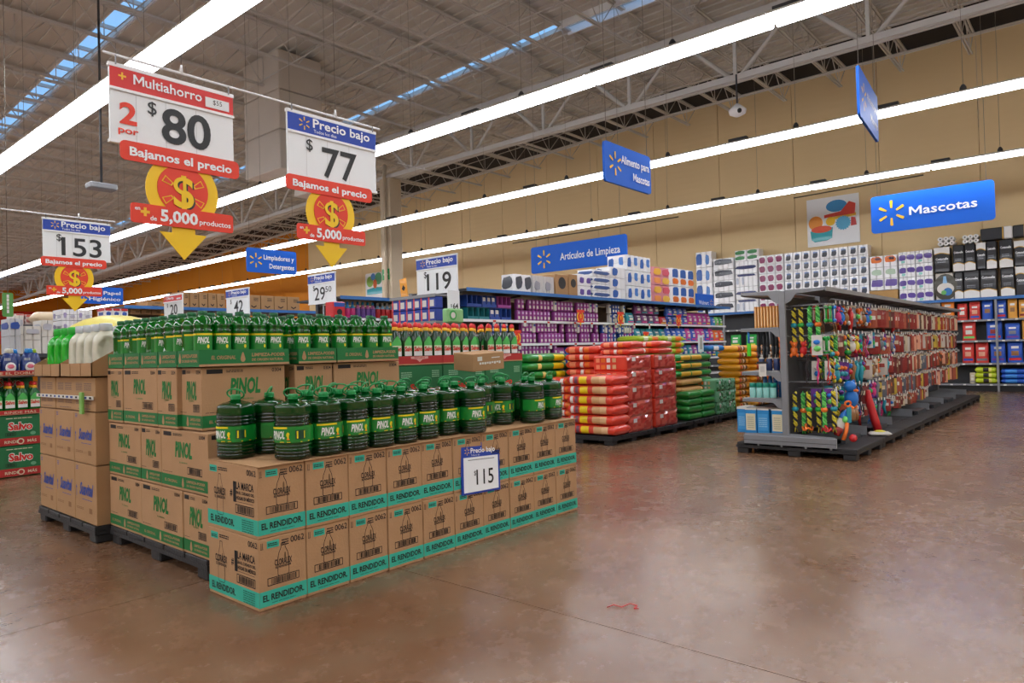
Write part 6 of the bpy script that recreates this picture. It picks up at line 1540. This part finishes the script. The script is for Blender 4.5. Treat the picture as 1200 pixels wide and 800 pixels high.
# dollar medallions clipped to the shelf edges
mk = Kit('shelf_medallion', [('clip', MB().box(-.008,.008,.004,.15,.0,.012,steel)), ('tag', MB().slab(Fr((0,0,0), X_, Z_), circ(0, 0, .10, 20)+[], yellow, 0, .004).slab(Fr((0,0,0), X_, Z_), [(-.04,-.08),(0,-.16),(.04,-.08)][::-1][::-1], yellow, 0, .004)), ('disc', MB().slab(Fr((0,-.005,0), X_, Z_), circ(0, 0, .075, 20), orangered, 0, .003).slab(Fr((0,-.005,0), X_, Z_), [(-.11,.07),(.11,.07),(.11,.12),(-.11,.12)], orangered, 0, .003).slab(Fr((0,-.005,0), X_, Z_), [(-.10,-.10),(.10,-.10),(.10,-.07),(-.10,-.07)], orangered, 0, .003).text('$', Fr((0,-.009,0), X_, Z_), 0, -.035, .075, yellow, al='c', bold=.04))])
for i, (px, py) in enumerate(((605,396),(680,371),(727,373),(795,376),(757,396))):
    p = aty(px, py, AY-.16); mk.put(p, 0, 'small red and yellow dollar medallion on the shelf edge, %s' % ('leftmost, low','above the red bags','second on the top shelf edge','rightmost','low, behind the red bags')[i], 'tag')
t = Kit('shelf_tag', [('tag', MB().box(-.03,.03,-.003,.003,-.09,0,Wh).box(-.03,.03,-.005,-.003,-.03,0,Rd))])
for z in (1.79, 1.43, 1.07):
    for i in range(9): t.put((7.75+.66*i+random.uniform(-.1,.1), AY-.02, z-.005), 0, 'small red and white price tag hanging under the shelf at %.0f cm' % (z*100) if False else 'small red and white price tag on the %s shelf edge, %s from the left' % ({1.79:'upper',1.43:'middle',1.07:'lower'}[z], ORD[i]), 'tag', 'small shelf price tags')
# paper packs on the aisle top
def atop(x0, x1, ytop, nw, nh, d, lab, art, nr=1, nc=1, Y=AY+.05, zb=2.235, body=None):
    xa = aty(x0, 340, Y).x; xb = aty(x1, 340, Y).x; zt = aty((x0+x1)/2, ytop, Y).z; w = (xb-xa)/nc; h = (zt-zb)/nr
    K = rollpack(w*.98, d, h*.98, nw, nh, art, body=body)
    for r_ in range(nr):
        for c in range(nc): K.put((xa+w*(c+.5), Y+d/2, zb+h*r_), 0, lab+(', %s column, %s layer' % (ORD[c], ORD[r_]) if nr*nc > 1 else ''), 'paper pack', lab+'s' if nr*nc > 1 else None)
atop(603, 624, 321, 1, 1, .3, 'white box with dark round print on the aisle top', [(.15,.85,.2,.9,dg)], nc=2); atop(625, 650, 323, 4, 1, .3, 'grey napkin pack on the aisle top', [(.1,.6,.2,.7,C((160,160,170)))], nc=2, body=C((206,202,200)))
for i, (x0, x1) in enumerate(((651,666),(666.5,677))):
    xa = aty(x0, 330, AY+.05).x; xb = aty(x1, 330, AY+.05).x; zt = aty(x0, 321, AY+.05).z
    o = ob('brown_carton', MB().cbox(0, xb-xa-.01, 0, .35, 0, zt-2.235, kraft_b, .005).slab(Fr((0,0,0), X_, Z_), circ((xb-xa)/2, (zt-2.235)*.6, (xb-xa)*.28, 14), blk, .0, .004), None, (xa, AY+.05, 2.235)); tag(o, 'brown carton with dark round print on the aisle top, %s one' % ('left','right')[i], 'carton', 'brown cartons with round print')
atop(678, 694, 321, 2, 1, .35, 'white and violet paper pack on the aisle top', [(.1,.4,.2,.7,viol),(.6,.9,.2,.7,viol)], nr=2)
atop(695, 715, 316, 4, 1, .35, 'navy striped paper pack on the aisle top', [(.02,.98,.3,.8,C((60,90,150)))], nr=4)
atop(716, 734, 313, 3, 1, .35, 'blue and white paper pack left of the tall blue stack', [(.1,.45,.2,.9,bl2)], nr=3)
atop(735, 764, 300, 3, 2, .45, 'blue and white paper pack, tall stack on the aisle top', [(.08,.35,.15,.85,bl2),(.60,.85,.3,.9,C((70,130,210)))], nr=3, nc=2, Y=AY+.08)
atop(765, 786, 313, 2, 2, .45, 'pink and yellow paper pack on the aisle top', [(.06,.46,.55,.92,C((250,190,60))),(.54,.94,.55,.92,pinkk),(.06,.46,.08,.42,C((250,160,80))),(.54,.94,.08,.42,C((250,200,80)))], nr=2, body=C((232,150,160)))
atop(787, 814, 315, 1, 1, .45, 'orange and blue paper pack on the aisle top', [(.12,.88,.45,.95,bl2),(.12,.88,.08,.42,oran)], nr=2, nc=3)
o = ob('blue_header_card', MB().cbox(0, .9, 0, .03, 0, .34, signblue, .01), None, (aty(815, 350, 7.0).x, 6.98, 2.16)); fr = Fr((0,-.001,0), X_, Z_)
m = MB().text('Walmart', fr, .12, .10, .09, white, w=.5, bold=.01, d=.002); spark(m, fr, .76, .15, .08, sunyellow, .002); ob('lettering', m, o)
tag(o, 'blue header card reading Walmart at the right end of the aisle top', 'sign')
# end cap of the aisle
e = ob('end_cap', None, None, (6.98, 7.0, 0)); tag(e, 'grey end cap of the cleaning aisle under the $119 sign', 'shelving')
for z in (2.13, 1.76, 1.4, 1.0, .6, .2): ob('shelf', MB().box(-.40, 0, .02, .98, z-.025, z, steel).box(-.41, -.40, .02, .98, z-.04, z+.004, steel), e)
ob('back_panel', MB().box(0, .03, 0, 1.0, .0, 2.2, steel_d), e)
for y in (0, .98): ob('upright', MB().box(-.02, .02, y-.02, y+.02, 0, 2.22, steel), e)
for r_ in range(2):
    for i in range(6):
        K = Kit('tablet_pack', [('pack', MB().cbox(-.075, .075, -.07, .07, 0, .165, C((34,64,160)), .01)), ('label', MB().box(-.04,.04,-.073,-.07,.03,.12,Wh).box(-.075,-.05,-.073,-.07,.0,.16,C((230,80,70))))]) if (r_, i) == (0, 0) else K
        K.put((6.66, 7.10+.155*i, 1.762+.17*r_), -pi/2, 'blue pack with white print on the end cap, %s from the right, %s row' % (ORD[i], ('lower','upper')[r_]), 'pack', 'blue packs on the end cap')
o = ob('freshener_pack', MB().cbox(0, .30, 0, .12, 0, .19, C((140,196,130)), .02).slab(Fr((0,-.001,0), X_, Z_), circ(.09,.10,.065,16), C((60,170,80)), 0, .004).slab(Fr((0,-.001,0), X_, Z_), circ(.09,.10,.04,16), Wh, 0, .006), None, (aty(525,370,6.55).x, 6.55, aty(525,378,6.55).z)); tag(o, 'pale green freshener pack with round green logo left of the aisle', 'pack')
o = ob('price_holder', MB().slab(Fr((0,0,0), X_, Z_), [(0,0),(.22,0),(.22,.26),(0,.26)], whitepaper, -.01, 0).text('64', Fr((0,0,0), X_, Z_), .09, .02, .07, darkgray, d=.003, bold=.02).text('$', Fr((0,0,0), X_, Z_), .05, .04, .04, darkgray, d=.003), None, (aty(525,362,6.6).x, 6.6, aty(525,363,6.6).z)); tag(o, 'white price holder reading $64 above the green freshener pack', 'price sign')
# a wire post carrying them down to the floor
o = ob('sign_stand', MB().tube([(0,0,.0),(0,0,1.75)], .012, steel, 6).box(-.15,.15,-.12,.12,0,.02,steel_d).box(-.02,.32,-.03,.10,1.735,1.75,steel), None, (aty(525,370,6.55).x+.02, 6.62, 0)); o.scale = (1,1,aty(525,378,6.55).z/1.75); tag(o, 'thin grey stand under the freshener pack', 'stand')
# ================================================================== SECOND AISLE (bottles behind)
Y2 = 9.0
aisle('bottle_gondola', 6.35, 8.6, Y2, 2.22, (1.90, 1.5, 1.1, .7, .2), 'gondola of cleaning bottles behind the dish soap', seg=1.12)
def sbottle(c, cap_, h=.26, r=.042, lab_=Wh):
    return Kit('cleaning_bottle', [('body', MB().lathe([(r*.8,0),(r,.01),(r,h*.6),(r*.5,h*.78),(r*.42,h*.82)], 10, c, matf=lambda a, z: lab_ if h*.15 < z < h*.45 else c)), ('cap', MB().lathe([(r*.45,0),(r*.5,.01),(r*.4,h*.18)], 8, cap_, (0,0,h*.82)))])
kb = [(sbottle(C((60,160,220)), C((30,120,220)), lab_=Pk),'light blue'),(sbottle(C((210,120,180)), C((40,170,230)), lab_=C((120,80,160))),'pink'),(sbottle(Wh, C((40,180,230)), lab_=C((150,210,230))),'white'),(sbottle(C((150,200,230)), Wh, lab_=Rd),'pale blue'),(sbottle(Or, Rd, lab_=Wh, h=.18),'orange')]
for j, z in enumerate((1.902, 1.502, 1.102)):
    for i in range(22):
        k, c = kb[0] if i < 4 else kb[1] if i < 8 else kb[3] if i < 12 else kb[4] if i == 12 else kb[2]
        if j: k, c = random.choice(kb)
        k.put((6.42+.099*i, Y2+.07, z), 0, '%s cleaning bottle, second aisle, %s shelf, %s from the left' % (c, ('top','second','third')[j], ORD[i]), 'bottle', 'cleaning bottles in the second aisle')
o = ob('red_pack', MB().cbox(0,.20,0,.20,0,.22,Rd,.01).box(.01,.19,-.003,0,.15,.21,bluec).slab(Fr((0,-.001,0), X_, Z_), circ(.10,.075,.045,14), Bk, 0, .004), None, (aty(391,370,8.3).x, 8.3, 1.86)); tag(o, 'red and blue pack on a stand below the $29.50 sign', 'pack')
o = ob('display_stand', MB().box(0,.5,0,.4,0,.03,steel_d).box(.2,.26,.15,.2,.03,1.83,steel_d).box(0,.5,0,.4,1.83,1.858,steel_d).box(.02,.40,-.005,0,1.62,1.82,Wh), None, (aty(384,370,8.3).x, 8.28, 0)); tag(o, 'grey display stand with white card below the red and blue pack', 'stand')
# ================================================================== THIRD AISLE (stacked cartons on top)
Y3_ = 12.0
aisle('carton_gondola', 4.4, 8.8, Y3_, 2.2, (1.8, 1.4, 1.0, .6, .2), 'far gondola topped with stacked brown cartons', seg=1.3)
def topcartons(x0, x1, ytop, n, lab, m=kraft_b, nr=1):
    xa = aty(x0, 350, Y3_).x; xb = aty(x1, 350, Y3_).x; zt = aty((x0+x1)/2, ytop, Y3_).z; w = (xb-xa)/n; h = (zt-2.21)/nr
    def fp(b, f, w, h): b.poly(f, [(w*.3,h*.25),(w*.5,h*.15),(w*.7,h*.25),(w*.7,h*.33),(w*.5,h*.23),(w*.3,h*.33)], ink, .002); lines(b, f, w*.5, h*.6, w*.35, h*.25, 3, ink)
    me = carton(w-.01, .45, h-.004, m, front=fp).mesh('brown_carton')
    for r_ in range(nr):
        for i in range(n): o = ob('brown_carton', me, None, (xa+w*(i+.5), Y3_+.25, 2.205+h*r_)); tag(o, '%s, %s from the left%s' % (lab, ORD[i], ', %s row' % ORD[r_] if nr > 1 else ''), 'carton', lab+'s')
topcartons(212, 265, 342, 5, 'black-marked brown carton left of the 42 sign')
topcartons(290, 352, 346, 4, 'black-marked brown carton right of the 42 sign')
topcartons(153, 190, 367, 3, 'low brown carton left of the small red sign'); topcartons(173, 192, 352, 1, 'taller brown carton just left of the small red sign')
atop(72, 108, 362, 4, 2, .4, 'white and lilac paper pack far left above the softener jugs', [(.1,.3,.2,.7,C((170,160,200))),(.55,.85,.2,.5,C((190,190,206)))], nr=2, nc=2, Y=11.0, zb=1.75)
atop(122, 150, 361, 2, 1, .3, 'white and red far pack left of the brown cartons', [(.0,1,.7,1,Rd),(.2,.8,.2,.6,bluec)], nc=3, Y=11.6, zb=2.0)
o = ob('low_rack', MB().box(3.22,6.2,0,.96,1.70,1.745,steel_d).box(3.22,3.28,0,.96,0,1.7,steel_d).box(6.1,6.16,0,.96,0,1.7,steel_d).box(3.28,6.1,.5,.55,.2,1.6,steel_d).box(3.9,4.8,.58,.94,1.745,1.995,kraft_b), None, (0, 10.98, 0)); tag(o, 'low dark rack behind the softener pallet', 'rack')
for i, (x0, x1, yt, c, lab) in enumerate(((10,24,372,C((206,208,212)),'white pack with blue label at far left'),(17,27,368,Wh,'white and brown far pack beside the blue labelled one'),(27,48,381,Wh,'white paper pack at far left, low'),(48,62,374,Wh,'white paper pack at far left, tall'))):
    atop(x0, x1, yt, 2, 2, .4, lab, [(.1,.9,.7,.9,bluec if i == 0 else C((190,190,200)))], Y=10.9+.02*i, zb=1.45, body=c)
o = ob('low_rack', MB().box(1.6,3.20,0,.7,1.40,1.445,steel_d).box(1.6,1.66,0,.7,0,1.4,steel_d).box(3.14,3.20,0,.7,0,1.4,steel_d), None, (0, 10.82, 0)); tag(o, 'low dark rack far left behind the detergent jugs', 'rack')
for i, (x0, x1) in enumerate(((17,28),(29,38),(39,48),(49,75))):
    atop(x0, x1, 367+i, 1, 3, .35, 'white and red striped far pack, %s from the left' % ORD[i], [(.05,.95,.8,.95,C((220,90,80))),(.1,.9,.3,.6,C((190,120,110)))], Y=12.6, zb=1.9, body=C((226,206,200)))
o = ob('brown_bale', MB().pillow(.62, .4, .20, 10, 12, lambda u, v: kraft_b if u > .5 else C((220,196,160)), ax='x', wob=.02), None, (aty(64,366,12.3).x, 12.28, 1.897)); tag(o, 'wrapped brown bale on the far left rack', 'pack')
o = ob('low_rack', MB().box(2.4,4.2,-.1,.9,-.06,0,steel_d).box(2.4,2.46,-.1,.9,-1.88,0,steel_d).box(4.14,4.2,-.1,.9,-1.88,0,steel_d), None, (0, 12.15, 1.895)); tag(o, 'dark rack below the wrapped brown bale', 'rack')
# yellow plush bag
o = ob('yellow_bundle', None, None, (aty(137,385,7.6).x, 7.6, 1.3)); tag(o, 'pale yellow soft bundle behind the white softener jugs', 'bundle')
zy = aty(137, 369, 7.6).z-1.3
ob('bundle', MB().ball((0,0,zy*.45), (.50,.30,zy*.55), C((240,226,120)), 18, 10), o); ob('print', MB().ball((.05,-.26,zy*.6), (.12,.05,.04), C((200,190,70)), 10, 6), o)
ob('stand', MB().box(-.4,.4,-.25,.25,-1.3,0,steel_d), o)
# strip of red plastic on the floor
p = atz(735, 711, 0); b = MB(); b.tube([(-.10,.02,.004),(-.06,.03,.008),(-.03,.0,.004),(.02,.01,.012),(.05,-.01,.005),(.02,-.04,.004),(.04,-.05,.006)], .003, Rd, 5)
o = ob('red_strap', b, None, p, radians(-35)); tag(o, 'short curled red strap lying on the concrete floor', 'strap')
print('OBJECTS', len(bpy.data.objects), 'cans', total)
